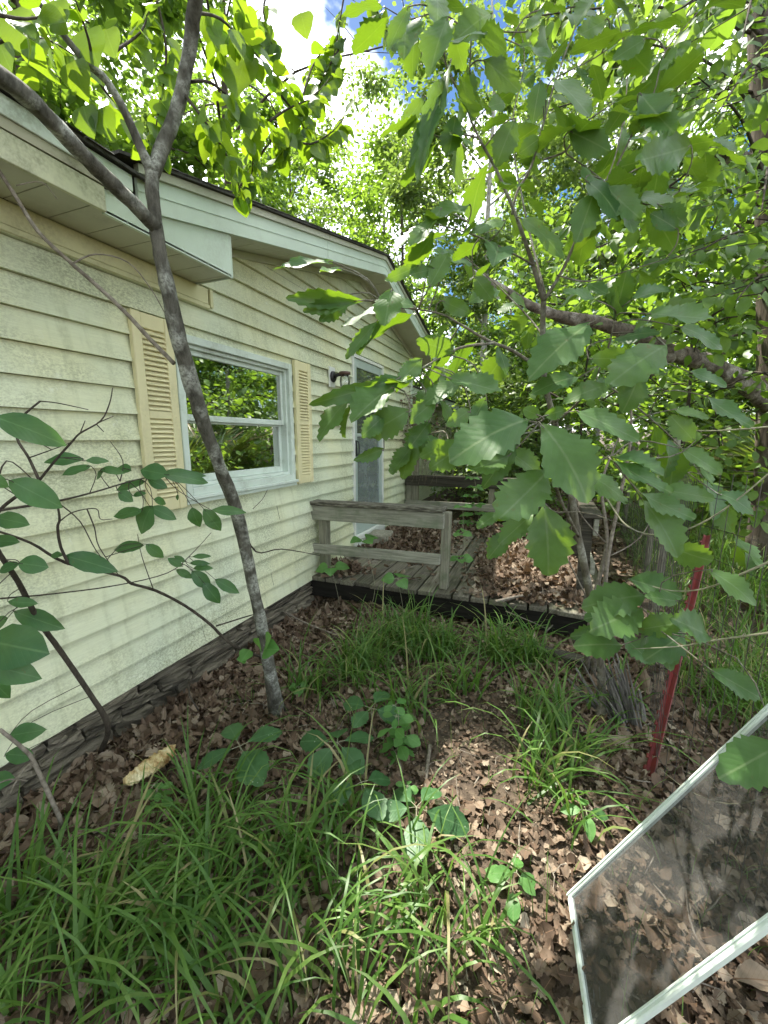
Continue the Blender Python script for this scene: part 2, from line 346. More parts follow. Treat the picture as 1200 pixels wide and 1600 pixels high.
class Leaves:
    def __init__(s, protos): s.p = protos; s.pos = []; s.ax = []; s.nm = []; s.sc = []; s.wd = []
    def one(s, pos, axis, normal, scale, wid=1.0): s.many(np.array([pos]), np.array([axis]), np.array([normal]), np.array([scale]), np.array([wid]))
    def many(s, pos, ax, nm, sc, wd=None):
        s.pos.append(pos); s.ax.append(ax); s.nm.append(nm); s.sc.append(sc); s.wd.append(np.ones(len(pos)) if wd is None else wd)
    def between(s, b, t, face=(.15,-.75,.65), wid=1.0, seed=None):
        b = np.array(b); t = np.array(t); a = t-b; L = np.linalg.norm(a); s.one(b, a/L, np.array(face, float), L, wid)
    def keep(s, mask_fn):
        P = np.concatenate(s.pos); k = mask_fn(P)
        s.pos = [P[k]]; s.ax = [np.concatenate(s.ax)[k]]; s.nm = [np.concatenate(s.nm)[k]]; s.sc = [np.concatenate(s.sc)[k]]; s.wd = [np.concatenate(s.wd)[k]]
    def build(s, name, mat, parent=None, seed=1):
        P = np.concatenate(s.pos); A = np.concatenate(s.ax).astype(float); Nn = np.concatenate(s.nm).astype(float); Sc = np.concatenate(s.sc).astype(float); Wd = np.concatenate(s.wd).astype(float)
        A /= np.linalg.norm(A, axis=1)[:,None] + 1e-9; Nn = Nn - A*(Nn*A).sum(1)[:,None]; Nn /= np.linalg.norm(Nn, axis=1)[:,None] + 1e-9
        X = np.cross(A, Nn); g = np.random.default_rng(seed); k = g.integers(0, len(s.p), len(P)); VV = []; FF = []; UU = []; o = 0
        for i, (v, uv, f) in enumerate(s.p):
            q = np.where(k == i)[0]
            if not len(q): continue
            sc = Sc[q][:,None,None]
            w = P[q][:,None,:] + sc*(X[q][:,None,:]*v[None,:,0,None]*Wd[q][:,None,None] + A[q][:,None,:]*v[None,:,1,None] + Nn[q][:,None,:]*v[None,:,2,None])
            VV.append(w.reshape(-1,3)); UU.append(np.tile(uv, (len(q),1)))
            FF.append((f[None,:,:] + (np.arange(len(q))*len(v))[:,None,None] + o).reshape(-1,4)); o += len(q)*len(v)
        return quads(name, np.concatenate(VV), np.concatenate(FF), np.concatenate(UU), mat, parent)

P_OAK = [blade((15,17,19,17,15,19,17)[k], .27+.018*((k*3)%5), 8, .13+.02*(k%3), (.18,.05,.3,.12,-.08,.22,.4)[k], (.10,.32,.02,.45,.22,-.12,.3)[k], .030+.006*(k%3), k, .48+.025*(k%4)) for k in range(7)]
P_RED = [blade(11, .55, 0, 0, .15, .10+.12*k, .015, k, .36) for k in range(3)]
P_SHR = [blade(11, .29, 0, 0, .12, .10+.12*k, .02, k+5, .48) for k in range(3)]
P_SEED = [blade(15, .34, 7, .05, .10, .12+.08*k, .015, k+9, .56) for k in range(3)]
P_WOOD = [blade(5, .30, 0, 0, .18, .15*k, 0, k, .45) for k in range(3)]
P_DEAD = [blade(9, .34, 0, 0, .7, .5, .08, 25, .45), blade(9, .40, 0, 0, -.6, -.5, .1, 26, .5), blade(13, .30, 6, .28, .9, .8, .06, 27, .55), blade(11, .32, 5, .2, .35, .15, .05, 21, .55), blade(11, .36, 5, .22, -.25, -.35, .06, 22, .6), blade(9, .26, 0, 0, .5, .3, .05, 23, .5), blade(11, .22, 5, .4, .2, .4, .08, 24, .5)]

def rand_dirs(n, g, flat=1.0):
    v = g.normal(size=(n,3)); v[:,2] *= flat; return v/np.linalg.norm(v, axis=1)[:,None]

# ------------------------------------------------------------------ ground
def gh(x, y):
    x = np.asarray(x, float); y = np.asarray(y, float)
    z = -1.505 + .022*np.sin(2.1*x+.7)*np.cos(1.7*y) + .012*np.sin(5.3*x+1.2*y)
    z = z + .03*np.maximum(0, y-8) + .02*np.maximum(0, x-5) - .045*np.exp(-((x-.0)/.22)**2)*(y < 3.2)
    return z
def ground():
    ax = np.concatenate([np.linspace(-90,-8,14), np.linspace(-6,-1,8), np.linspace(-.6,5,80), np.linspace(5.5,14,18), np.linspace(18,90,12)])
    ay = np.concatenate([np.linspace(-90,-8,14), np.linspace(-6,0,10), np.linspace(.1,7,90), np.linspace(7.5,20,26), np.linspace(24,120,14)])
    X, Y = np.meshgrid(ax, ay, indexing='ij'); Z = gh(X, Y); Z += rng.normal(0, .006, Z.shape)*((X > -.6) & (X < 5) & (Y > 0) & (Y < 7))
    V = np.stack([X,Y,Z], -1).reshape(-1,3); nx, ny = X.shape; i, j = np.meshgrid(np.arange(nx-1), np.arange(ny-1), indexing='ij'); a = (i*ny+j).ravel()
    o = quads('ground', V, np.stack([a, a+ny, a+ny+1, a+1], 1), None, M['ground']); tag(o, 'brown forest soil under dead leaves and grass', 'ground', kind='structure')
ground()

# ------------------------------------------------------------------ house
WZ0 = -1.31; SOF = .89; APY, APZ = 4.36, 1.70; RL = 1.47; RSL = .247         # apex of the rake underside, slope of the rake
YW0, YW1 = -4.0, 6.25
def under(y): return APZ - RSL*abs(y - APY)
def build_house():
    h = thing('house', 'pale yellow single storey house clad in mildewed lap siding', 'house', (0,1,-1.5))
    # siding courses
    mb = MB(); ex = .1302; k = 0; z = WZ0; r = random.Random(3)
    openings = [(1.845, 2.985, -.335, .585), (4.15, 5.04, -1.3, .885)]
    def prof(z, z0): return .025 - .027*(z-z0)/ex
    while z < APZ:
        z0, z1 = z, z+ex
        # extent of the course under the rakes
        def ext(zz):
            if zz <= SOF: return YW0, YW1
            d = (APZ - zz)/RSL; return APY-d, min(YW1, APY+d)
        cuts = sorted(set([z0, z1] + [c for o in openings for c in o[2:4] if z0 < c < z1] + ([SOF] if z0 < SOF < z1 else []) + ([under(YW1)] if z0 < under(YW1) < z1 else [])))
        seam = [r.uniform(-3,6), r.uniform(0,3)] if r.random() < .8 else []
        for a, b in zip(cuts[:-1], cuts[1:]):
            b = min(b, APZ-.001)
            if b <= a: continue
            la, ra = ext(a+1e-4); lb, rb = ext(b-1e-4) if b < SOF or a >= SOF else ext(a+1e-4)
            if a >= SOF-1e-6: la, ra = ext(a+2e-4)
            segs = [(la, ra, lb, rb)]
            for (o0, o1, oz0, oz1) in openings:
                if a >= oz0-1e-6 and b <= oz1+1e-6:
                    ns = []
                    for (p0,p1,q0,q1) in segs:
                        if p0 < o0 and p1 > o1: ns += [(p0,o0,q0,o0),(o1,p1,o1,q1)]
                        else: ns.append((p0,p1,q0,q1))
                    segs = ns
            for sgm in seam:
                ns = []
                for (p0,p1,q0,q1) in segs:
                    if max(p0,q0)+.1 < sgm < min(p1,q1)-.1: ns += [(p0,sgm,q0,sgm,0),(sgm,p1,sgm,q1,-.0022)]
                    else: ns.append((p0,p1,q0,q1))
                segs = [s_[:4] for s_ in ns]
            for n_, (p0,p1,q0,q1) in enumerate(segs):
                xa, xb = prof(a,z0), prof(b,z0); dx = -.0028*(n_ % 2)
                vs_ = [(xa+dx,p0,a),(xa+dx,p1,a),(xb+dx,q1,b),(xb+dx,q0,b)]
                mb.add(vs_, [(0,1,2,3)])
                if a == z0: mb.add([(-.006,p0,a+.002),(-.006,p1,a+.002),(xa+dx,p1,a),(xa+dx,p0,a)], [(0,1,2,3)])
        z = z1
    # end wall and back of the house
    wz = SOF
    mb.add([(-.004,YW1,WZ0),(-5,YW1,WZ0),(-5,YW1,wz),(-.004,YW1,wz)], [(0,1,2,3)])
    mb.add([(-.004,YW0,WZ0),(-5,YW0,WZ0),(-5,YW0,wz),(-.004,YW0,wz)], [(3,2,1,0)])
    mb.add([(-5,YW0,WZ0),(-5,YW1,WZ0),(-5,YW1,wz),(-5,YW0,wz)], [(0,1,2,3)])
    wall = obj('wall', mb, M['siding'], h)
    # set-back wing beyond the gable
    mw = MB(); z = WZ0
    while z < .80:
        mw.add([(-.45+.013,YW1,z),(-.45+.013,15,z),(-.45+.002,15,z+ex),(-.45+.002,YW1,z+ex)], [(0,1,2,3)]); mw.add([(-.454,YW1,z),(-.454,15,z),(-.437,15,z),(-.437,YW1,z)], [(0,1,2,3)]); z += ex
    mw.add([(-.45,15,WZ0),(-4.6,15,WZ0),(-4.6,15,.8),(-.45,15,.8)], [(0,1,2,3)])
    wg = obj('wing_wall', mw, M['siding'], h)
    m2 = MB().box((-.16,YW1+.45,.70), (-.135,15.2,.84)); obj('wing_fascia', m2, M['fascia'], h)
    obj('wing_soffit', MB().box((-.45,YW1+.02,.70), (-.162,15.2,.712)), M['soffit'], h)
    obj('wing_roof', MB().hexa([(-.11,YW1+.4,.845),(-.11,15.3,.845),(-4.6,15.3,1.95),(-4.6,YW1+.4,1.95),(-.11,YW1+.4,.862),(-.11,15.3,.862),(-4.6,15.3,1.97),(-4.6,YW1+.4,1.97)]), M['shingle'], h)
    # corner board
    obj('corner_trim', MB().box((-.03,YW1-.045,WZ0),(.031,YW1+.012,under(YW1)-.01), .003), M['trim'], h)
    # stone foundation: rough ledge stones in three uneven courses
    st = MB(); r = random.Random(8)
    def stone(y0, y1, z0, z1, xf):
        bm = bmesh.new(); bmesh.ops.create_cube(bm, size=1.0); bmesh.ops.subdivide_edges(bm, edges=bm.edges[:], cuts=4, use_grid_fill=True)
        ph = r.uniform(0,9); sk = r.uniform(-.012,.012)
        for v in bm.verts:
            p = v.co; k = (abs(p.x)**5+abs(p.y)**5+abs(p.z)**5)*32; sh = 1 - .03*max(0, k-1); q = Vector((p.x*.22, p.y*(y1-y0), p.z*(z1-z0)))*sh
            nn = .011*(math.sin(p.y*5+ph)+math.sin(p.z*7+p.y*9+2*ph)*.6) + r.gauss(0,.0055)
            v.co = Vector((xf-.11+q.x+nn*(p.x > 0), (y0+y1)/2+q.y, (z0+z1)/2+q.z+nn*.35+sk*p.y*2))
        bm.verts.index_update(); st.add([v.co for v in bm.verts], [[v.index for v in f.verts] for f in bm.faces]); bm.free()
    for row, (zt, zb) in enumerate(((WZ0-.004,-1.385),(-1.382,-1.455),(-1.452,-1.56))):
        y = -2.0 + row*.13
        while y < 3.22:
            L = r.choice((r.uniform(.12,.25),r.uniform(.3,.62))); L = min(L, 3.24-y)
            if L > .06: stone(y, y+L-.008, zb+r.uniform(0,.01), zt-r.uniform(0,.008), .012+.012*row+r.uniform(-.014,.016))
            y += L
    fo = obj('stone_foundation', st, M['stone'], h)
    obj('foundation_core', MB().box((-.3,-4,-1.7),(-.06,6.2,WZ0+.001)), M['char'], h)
    # frieze board and J trim along the eave wall
    obj('frieze_trim', MB().box((.0135,YW0,.80),(.032,2.12,.889), .003).box((.0135,YW0,.775),(.036,2.125,.798), .003).box((.0135,2.127,.785),(.042,2.15,.889), .003), M['frieze'], h)
    # eave: soffit panels, lower fascia, upper drip board
    so = MB(); y = YW0
    while y < 2.02:
        so.box((0.03,y+.003,.891),(.296,min(y+.148,2.02),.899)); y += .15
    obj('soffit', so, M['soffit'], h)
    obj('eave_fascia', MB().box((.296,YW0,.885),(.312,1.30,.975), .002), M['mouldy'], h)
    obj('eave_box', MB().hexa([(.280,1.302,.885),(.296,1.302,.885),(.296,2.028,.885),(.280,2.028,.885),(.280,1.302,.975),(.296,1.302,.975),(.296,2.028,1.115),(.280,2.028,1.115)]).box((0.03,2.0285,.885),(.2965,2.036,1.10)), M['fascia'], h)
    rb = MB().box((.300,YW0,.977),(.316,-.02,1.012)); y = -.02
    r = random.Random(4)
    for (y0, y1, a, b) in ((-.02,.62,.977,.977),(.62,.70,.977,.999),(.70,.80,.999,.985),(.86,.93,.992,.979),(.93,1.36,.977,.980)):
        rb.hexa([(.300,y0,a),(.316,y0,a),(.316,y1,b),(.300,y1,b),(.300,y0,1.012),(.316,y0,1.012),(.316,y1,1.012),(.300,y1,1.012)])
    obj('rotten_board', rb, M['rot'], h)
    obj('drip_board', MB().box((.304,YW0,1.0125),(.324,1.42,1.075), .002), M['trim'], h)
    # rakes of the gable: soffit, fascia and top strip
    so = MB(); fa = MB(); ts = MB(); H1, H2 = .118, .155
    def seg(mbx, y0, y1, x0, x1, lo, hi):
        mbx.hexa([(x0,y0,under(y0)+lo),(x1,y0,under(y0)+lo),(x1,y1,under(y1)+lo),(x0,y1,under(y1)+lo),(x0,y0,under(y0)+hi),(x1,y0,under(y0)+hi),(x1,y1,under(y1)+hi),(x0,y1,under(y1)+hi)])
    for (y0, y1) in ((RL-.02, 3.12),(3.123,APY),(APY,6.62)):
        seg(fa, y0, y1, .298, .314, -.018, H1); seg(ts, y0, y1, .302, .330, H1+.001, H2)
        seg(fa, y0, y1, .3145, .318, .052, .058)
    for (y0, y1) in ((2.035,APY),(APY,6.6)):
        n = int((y1-y0)/.15)
        for i in range(n): a = y0+(y1-y0)*i/n; b = y0+(y1-y0)*(i+1)/n-.003; seg(so, a, b, .012, .297, -.004, .004)
        seg(so, y0, y1, .0145, .034, -.05, -.006)
    obj('rake_soffit', so, M['soffit'], h); obj('rake_fascia', fa, M['fascia'], h); obj('rake_trim', ts, M['soffit'], h)
    # roof: eave slope and the cross gable, shingle thickness showing at the edge
    ro = MB()
    def slab(p, t=.012): ro.hexa(p + [(a,b,c+t) for a,b,c in p])
    slab([(.345,YW0-.3,1.077),(.345,1.52,1.077),(-2.5,1.52,1.78),(-2.5,YW0-.3,1.78)])
    slab([(-5.35,YW0-.3,1.077),(-2.5,YW0-.3,1.78),(-2.5,6.4,1.78),(-5.35,6.4,1.077)])
    ov = H2+.002
    def slab2(y0, y1):
        slab([(.35,y0,under(y0)+ov),(.35,y1,under(y1)+ov),(-3.6,y1,under(y1)+ov),(-3.6,y0,under(y0)+ov)])
    slab2(RL-.12, APY); slab2(APY, 6.66)
    # ragged shingle tabs on the edge
    r = random.Random(5); y = -3.0
    while y < 6.5:
        L = r.uniform(.10,.2); zt = 1.077 if y < 1.4 else under(y)+ov; z2 = 1.077 if y < 1.4 else under(y+L)+ov
        if abs(y-1.4) > .12 and not (y < APY < y+L):
            ro.hexa([(.2,y,zt+.0125),(.350+r.uniform(0,.012),y,zt+.0125),(.350+r.uniform(0,.012),y+L-.006,z2+.0125),(.2,y+L-.006,z2+.0125),(.2,y,zt+.018),(.353,y,zt+.0175),(.353,y+L-.006,z2+.0175),(.2,y+L-.006,z2+.018)])
        y += L
    obj('roof', ro, M['shingle'], h)
    # interior behind the panes
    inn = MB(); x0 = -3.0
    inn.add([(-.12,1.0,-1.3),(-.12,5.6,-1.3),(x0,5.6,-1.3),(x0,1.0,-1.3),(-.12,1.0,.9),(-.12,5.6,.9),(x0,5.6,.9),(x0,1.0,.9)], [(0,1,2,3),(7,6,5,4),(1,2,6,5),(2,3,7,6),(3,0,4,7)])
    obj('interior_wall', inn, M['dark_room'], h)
    # window
    w = MB(); y0,y1,z0,z1 = 1.845,2.985,-.335,.585
    def ring(mbx, a, b, c, d, t, x0, x1, bev=.003, tb=None, tt=None):
        tb = tb or t; tt = tt or t
        mbx.box((x0,a,c),(x1,a+t,d),bev).box((x0,b-t,c),(x1,b,d),bev).box((x0,a+t+.0005,d-tt),(x1,b-t-.0005,d),bev).box((x0,a+t+.0005,c),(x1,b-t-.0005,c+tb),bev)
    win = MB(); ring(win, y0-.005,y1+.005,z0-.005,z1+.005,.045,-.06,.032)
    wo_ = obj('window', win, M['trim'], h)
    fr = MB(); ring(fr, y0+.041,y1-.041,z0+.041,z1-.041,.022,-.075,.006); obj('frame', fr, M['trim'], wo_)
    sa = MB(); ring(sa, y0+.064,y1-.064,.105,z1-.064,.030,-.045,-.018,.003,.038); su = obj('upper_sash', sa, M['trim'], wo_)
    sb = MB(); ring(sb, y0+.064,y1-.064,z0+.064,.128,.034,-.075,-.047,.003,.045,.036); sl = obj('lower_sash', sb, M['trim'], wo_)
    obj('upper_pane', MB().box((-.034,y0+.09,.135),(-.030,y1-.09,z1-.09)), M['glass'], wo_)
    obj('lower_pane', MB().box((-.064,y0+.095,z0+.10),(-.060,y1-.095,.10)), M['glass'], wo_)
    obj('sill', MB().box((-.05,y0-.02,z0-.03),(.052,y1+.02,z0-.0055),.004).box((.0135,y0-.015,z0-.055),(.038,y1+.015,z0-.0305),.003), M['trim'], wo_)
    # shutters with louvres
    def shutter(a, b, z0, z1, lab):
        s = MB(); t = .052; x0, x1 = .014, .046
        s.box((x0,a,z0),(x1,a+t,z1),.004).box((x0,b-t,z0),(x1,b,z1),.004)
        for c, d in ((z0+.001,z0+.07),(z1-.075,z1-.001),((z0+z1)/2-.012,(z0+z1)/2+.028)): s.box((x0,a+t,c),(x1-.004,b-t,d),.003)
        s.box((x0,a+t,z0+.07),(x0+.006,b-t,z1-.075))
        for lo, hi in ((z0+.075,(z0+z1)/2-.014),((z0+z1)/2+.03,z1-.078)):
            n = int((hi-lo)/.0245)
            for i in range(n):
                z = lo + (hi-lo)*(i+.5)/n
                s.hexa([(x1-.006,a+t,z-.012),(x1-.002,a+t,z-.008),(x1-.002,b-t,z-.008),(x1-.006,b-t,z-.012),(x0+.008,a+t,z+.009),(x0+.012,a+t,z+.013),(x0+.012,b-t,z+.013),(x0+.008,b-t,z+.009)])
        for yy in (a+t/2, b-t/2):
            for zz in (z0+.04, z1-.04, (z0+z1)/2): s.box((x1,yy-.004,zz-.004),(x1+.002,yy+.004,zz+.004))
        o = obj('shutter', s, M['cream'], h); o['label'] = lab
    shutter(1.575,1.822,-.40,.632,'cream louvred shutter left of the window'); shutter(3.02,3.26,-.385,.632,'cream louvred shutter between window and porch lamp')
    # storm door
    y0,y1,z0,z1 = 4.15,5.04,-1.10,.885
    d = MB(); d.box((-.03,y0-.005,z0-.2),(.03,y0+.035,z1+.005),.002).box((-.03,y1-.035,z0-.2),(.03,y1+.005,z1+.005),.002).box((-.03,y0+.0355,z1-.03),(.03,y1-.0355,z1+.005),.002)
    d.box((-.1,y0,z0-.2),(.05,y1,z0),.004)
    do = obj('storm_door', d, M['white'], h)
    e = MB(); ring(e, y0+.037,y1-.037,z0+.003,z1-.033,.075,-.015,.018,.003,.26,.09); e.box((-.015,y0+.1125,.02),(.018,y1-.1125,.055),.003); obj('door_leaf', e, M['door'], do)
    obj('upper_pane', MB().box((0,y0+.11,.05),(.004,y1-.11,z1-.12)), M['door_glass'], do); obj('lower_pane', MB().box((0,y0+.11,z0+.26),(.004,y1-.11,.022)), M['hazed_glass'], do)
    obj('inner_door', MB().box((-.11,y0+.03,z0),(-.07,y1-.26,z1-.03),.004).box((-.0695,y0+.16,-.9),(-.064,y1-.40,-.2),.003).box((-.0695,y0+.16,-.05),(-.064,y1-.40,.72),.003), M['door'], do)
    hd = MB().box((.0185,y0+.055,-.20),(.030,y0+.085,-.02),.003); hd.tube([(.03,y0+.07,-.03),(.055,y0+.07,-.04),(.062,y0+.068,-.10),(.055,y0+.07,-.17),(.03,y0+.07,-.18)], .007, 6); obj('handle', hd, M['black'], do, True)
    # porch lamp
    l = MB().box((.014,3.625,.485),(.034,3.735,.675),.004); lamp = obj('wall_lamp', l, M['white'], h)
    b_ = MB().tube([(.0345,3.68,.585),(.048,3.68,.585),(.055,3.68,.585),(.058,3.68,.585)], [.052,.052,.044,.015], 16); b_.tube([(.055,3.68,.585),(.09,3.68,.60),(.13,3.68,.603)], [.022,.017,.015], 9); obj('lamp_base', b_, M['black'], lamp, True)
    c_ = MB().tube([(.165,3.68,.626),(.165,3.68,.622),(.165,3.68,.598),(.165,3.68,.592)], [.02,.054,.056,.03], 16); obj('lamp_cap', c_, M['brown'], lamp, True)
    g_ = MB().tube([(.165,3.68,.591),(.165,3.68,.57),(.165,3.68,.53),(.165,3.68,.49),(.165,3.68,.468)], [.038,.046,.05,.046,.02], 16); obj('glass_shade', g_, M['jar'], lamp, True)
build_house()

# ------------------------------------------------------------------ deck and railings
def build_deck():
    d = thing('deck', 'low weathered plank deck in front of the storm door', 'deck', (1.2,4.6,-1.5))
    mb = MB(); r = random.Random(2); x = .02
    while x < 2.42:
        w = r.uniform(.130,.137); ya = 3.20 + r.uniform(-.012,.012); dz = r.uniform(-.004,.003); t = r.uniform(-.003,.003)
        mb.hexa([(x,ya,-1.308+dz),(x+w,ya,-1.308+dz+t),(x+w,6.2,-1.308+dz+t),(x,6.2,-1.308+dz),(x,ya,-1.27+dz),(x+w,ya,-1.27+dz+t),(x+w,6.2,-1.27+dz+t),(x,6.2,-1.27+dz)], .004); x += w + r.uniform(.010,.017)
    obj('deck_boards', mb, M['deck'], d)
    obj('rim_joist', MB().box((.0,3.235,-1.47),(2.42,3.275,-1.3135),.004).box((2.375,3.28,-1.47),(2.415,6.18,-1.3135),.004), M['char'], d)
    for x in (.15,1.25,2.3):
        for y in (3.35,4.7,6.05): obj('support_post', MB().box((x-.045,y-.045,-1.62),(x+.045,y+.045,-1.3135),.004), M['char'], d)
    obj('edge_board', MB().hexa([(2.15,3.18,-1.305),(2.46,3.18,-1.32),(2.46,3.6,-1.32),(2.15,3.6,-1.305),(2.15,3.18,-1.268),(2.46,3.18,-1.283),(2.46,3.6,-1.283),(2.15,3.6,-1.268)], .004), M['deck'], d)
build_deck()
def rails():
    r = thing('wooden_railing', 'grey weathered two-rail wooden railing along the front deck edge', 'railing', (.62,3.3,-1.27))
    obj('cap_board', MB().hexa([(-.03,3.235,-.605),(1.25,3.235,-.595),(1.25,3.375,-.595),(-.03,3.375,-.605),(-.03,3.235,-.567),(1.25,3.235,-.557),(1.25,3.375,-.557),(-.03,3.375,-.567)], .006), M['cap'], r)
    obj('face_board', MB().hexa([(-.022,3.262,-.742),(1.252,3.262,-.735),(1.252,3.30,-.735),(-.022,3.30,-.742),(-.022,3.262,-.607),(1.252,3.262,-.597),(1.252,3.30,-.597),(-.022,3.30,-.607)], .004), M['rail'], r)
    obj('lower_rail', MB().hexa([(-.005,3.262,-1.065),(1.225,3.262,-1.045),(1.225,3.30,-1.045),(-.005,3.30,-1.065),(-.005,3.262,-.975),(1.225,3.262,-.955),(1.225,3.30,-.955),(-.005,3.30,-.975)], .004), M['rail'], r)
    obj('post', MB().box((.055,3.302,-1.268),(.135,3.385,-.609),.005), M['railz'], r)
    obj('post', MB().hexa([(1.215,3.302,-1.268),(1.285,3.302,-1.268),(1.285,3.385,-1.268),(1.215,3.385,-1.268),(1.226,3.302,-.602),(1.296,3.302,-.602),(1.296,3.385,-.602),(1.226,3.385,-.602)], .005), M['railz'], r)
    b = thing('wooden_railing', 'dark mossy railing closing the far end of the deck', 'railing', (.7,6.0,-1.27))
    obj('cap_board', MB().box((-.0,5.93,-.585),(1.9,6.07,-.548),.006), M['darkrail'], b)
    obj('face_board', MB().box((.03,5.94,-.70),(1.88,5.975,-.587),.004), M['darkrail'], b)
    obj('lower_rail', MB().box((.03,5.94,-1.03),(1.88,5.975,-.925),.004), M['rail'], b)
    obj('post', MB().box((.03,5.977,-1.268),(.12,6.06,-.587),.005), M['railz'], b); obj('post', MB().box((1.27,5.977,-1.268),(1.35,6.06,-.587),.005), M['railz'], b); obj('post', MB().box((1.80,5.977,-1.268),(1.88,6.06,-.587),.005), M['railz'], b)
    obj('tall_post', MB().box((.125,5.977,-1.268),(.215,6.06,.55),.005), M['railz'], b)
    c = thing('wooden_railing', 'dark weathered railing on the right deck side behind the sapling', 'railing', (2.37,4.4,-1.27))
    obj('cap_board', MB().box((2.30,3.55,-.62),(2.44,5.9,-.583),.006), M['darkrail'], c)
    obj('face_board', MB().box((2.385,3.57,-.76),(2.42,5.88,-.622),.004), M['rail'], c)
    obj('lower_rail', MB().box((2.385,3.57,-1.08),(2.42,5.88,-.98),.004), M['rail'], c)
    for y in (3.6,4.7,5.75): obj('post', MB().box((2.30,y,-1.268),(2.383,y+.085,-.622),.005), M['darkrail'], c)
rails()

def lump(name, label, cat, c, s, mat, seed, rot=0.0, cuts=3, rough=.12, group=None):
    """a block or chunk: a subdivided box with knocked edges and a pitted surface"""
    bm = bmesh.new(); bmesh.ops.create_cube(bm, size=1.0); bmesh.ops.bevel(bm, geom=bm.edges[:], offset=.06, segments=2, affect='EDGES')
    bmesh.ops.subdivide_edges(bm, edges=bm.edges[:], cuts=cuts, use_grid_fill=True); r = random.Random(seed)
    for v in bm.verts:
        p = v.co; k = 1 + rough*(math.sin(p.x*9+seed)+math.sin(p.y*11+2*seed)+math.sin(p.z*8))*.33 + rough*.35*(r.random()-.5); v.co = Vector((p.x*k*s[0], p.y*k*s[1], p.z*k*s[2]))
    me = bpy.data.meshes.new(name); bm.to_mesh(me); bm.free(); o = fin(name, me, mat, None, False); o.location = c; o.rotation_euler = (0,0,rot); return tag(o, label, cat, group)
lump('stone_block', 'mossy rectangular block resting against the storm door sill', 'block', (.17,4.55,-1.20), (.26,.36,.15), M['block'], 3, .1, rough=.05)
lump('stone_block', 'pale brick-like block among dead leaves near the far railing', 'block', (.96,5.75,-1.20), (.26,.16,.09), M['block'], 5, .35, rough=.05)
def wood_chunk():
    t = thing('yellow_rock', 'broken pale yellow rock chunk lying on dead leaves by the foundation', 'rock', (.42,1.15,-1.49))
    r = random.Random(17); A = Vector((0.421,1.032,-1.460)); B = Vector((0.471,1.219,-1.450)); d = (B-A); sd_ = d.cross(Vector((0,0,1))).normalized(); n, m = 26, 12; mb = MB(); V = []
    for i in range(n):
        f = i/(n-1); w = .040*(.6+.4*min(1,f*2.2))*(1-.35*max(0,f-.75)*4*.5) + .004*math.sin(i*2.3); h = .034*(.45+.55*min(1,f*1.5))
        for k in range(m):
            g = 2*PI*k/m; fr = .007*math.sin(k*5.1+f*4)+r.gauss(0,.0028); e = r.uniform(-.016,.010) if i in (0,n-1) else 0
            V.append(A + d*f + d.normalized()*e + sd_*(math.cos(g)*(w+fr)) + Vector((0,0,max(-.012, math.sin(g)*(h+fr))+.012+.012*f)))
    F = [(i*m+k, i*m+(k+1)%m, (i+1)*m+(k+1)%m, (i+1)*m+k) for i in range(n-1) for k in range(m)] + [tuple(range(m))[::-1], tuple((n-1)*m+k for k in range(m))]
    mb.add(V, F); obj('rock_body', mb, M['palewood'], t)
wood_chunk()
def edging():
    t = thing('timber_plank', 'half-buried dark plank lying on the ground below the deck corner', 'plank', (2.15,2.88,-1.5))
    obj('board', MB().bar((1.75,2.98,-1.475),(2.42,2.82,-1.465), .10, .05, bevel=.008), M['darkrail'], t)
edging()

# ------------------------------------------------------------------ fence, red post, leaning panel
def fence():
    t = thing('wire_fence', 'rusty welded wire mesh fence behind the sapling', 'fence', (2.7,3,-1.5))
    pts = [Vector((3.15,7.2,0)), Vector((2.95,4.6,0)), Vector((2.82,3.6,0)), Vector((2.54,1.93,0)), Vector((2.78,1.2,0)), Vector((3.0,.2,0))]
    mb = MB(); zt, zb = -.12, -1.50; r = random.Random(6)
    for a, b in zip(pts[:-1], pts[1:]):
        L = (b-a).length; n = int(L/.055)
        for i in range(n):
            p = a.lerp(b, i/n); g = float(gh(p.x,p.y)); w = r.uniform(-.006,.006); mb.tube([(p.x,p.y,g),(p.x+w,p.y+w,(g+zt)/2),(p.x+.01,p.y,zt)], .0014, 3, False)
        for k in range(14):
            z = zb + (zt-zb)*k/13 + .01; mid = a.lerp(b,.5); mb.tube([(a.x,a.y,z),(mid.x+.012,mid.y,z+r.uniform(-.012,.006)),(b.x,b.y,z)], .0013, 3, False)
    obj('wire_mesh', mb, M['wire'], t)
    for (p, m) in ((pts[2], 'railz'), (pts[1], 'railz'), (pts[0], 'railz')):
        pm = MB(); pm.tube([(p.x+.05,p.y,-1.6),(p.x+.05,p.y,-.6),(p.x+.06,p.y+.01,.0)], [.026,.025,.022], 8, True, .15, 4); obj('post', pm, M[m], t)
fence()
def red_post():
    b = Vector((2.503,1.901,-1.530)); e = Vector((2.905,2.883,-0.565)); d = (e-b).normalized()
    t = thing('fence_post', 'leaning red steel T post with studs holding the wire fence', 'post', tuple(b))
    mb = MB(); mb.bar(b - d*.1, e, .038, .006, (0.4,-1,0.2)); side = d.cross(Vector((.4,-1,.2))).normalized(); f = side.cross(d)
    mb.bar(b - d*.1 - f*-.016, e - f*-.016, .005, .026, (0.4,-1,0.2)); obj('steel_bar', mb, M['red'], t)
    L = (e-b).length; n = int(L/.052); sm = MB()
    for i in range(n): 
        p = b + d*(.03+i*.052); q = p - side*.019 - f*.006; sm.bar(q - d*.010, q + d*.010, .012, .012, (0.4,-1,.2), .002)
    obj('studs', sm, M['red'], t)
red_post()
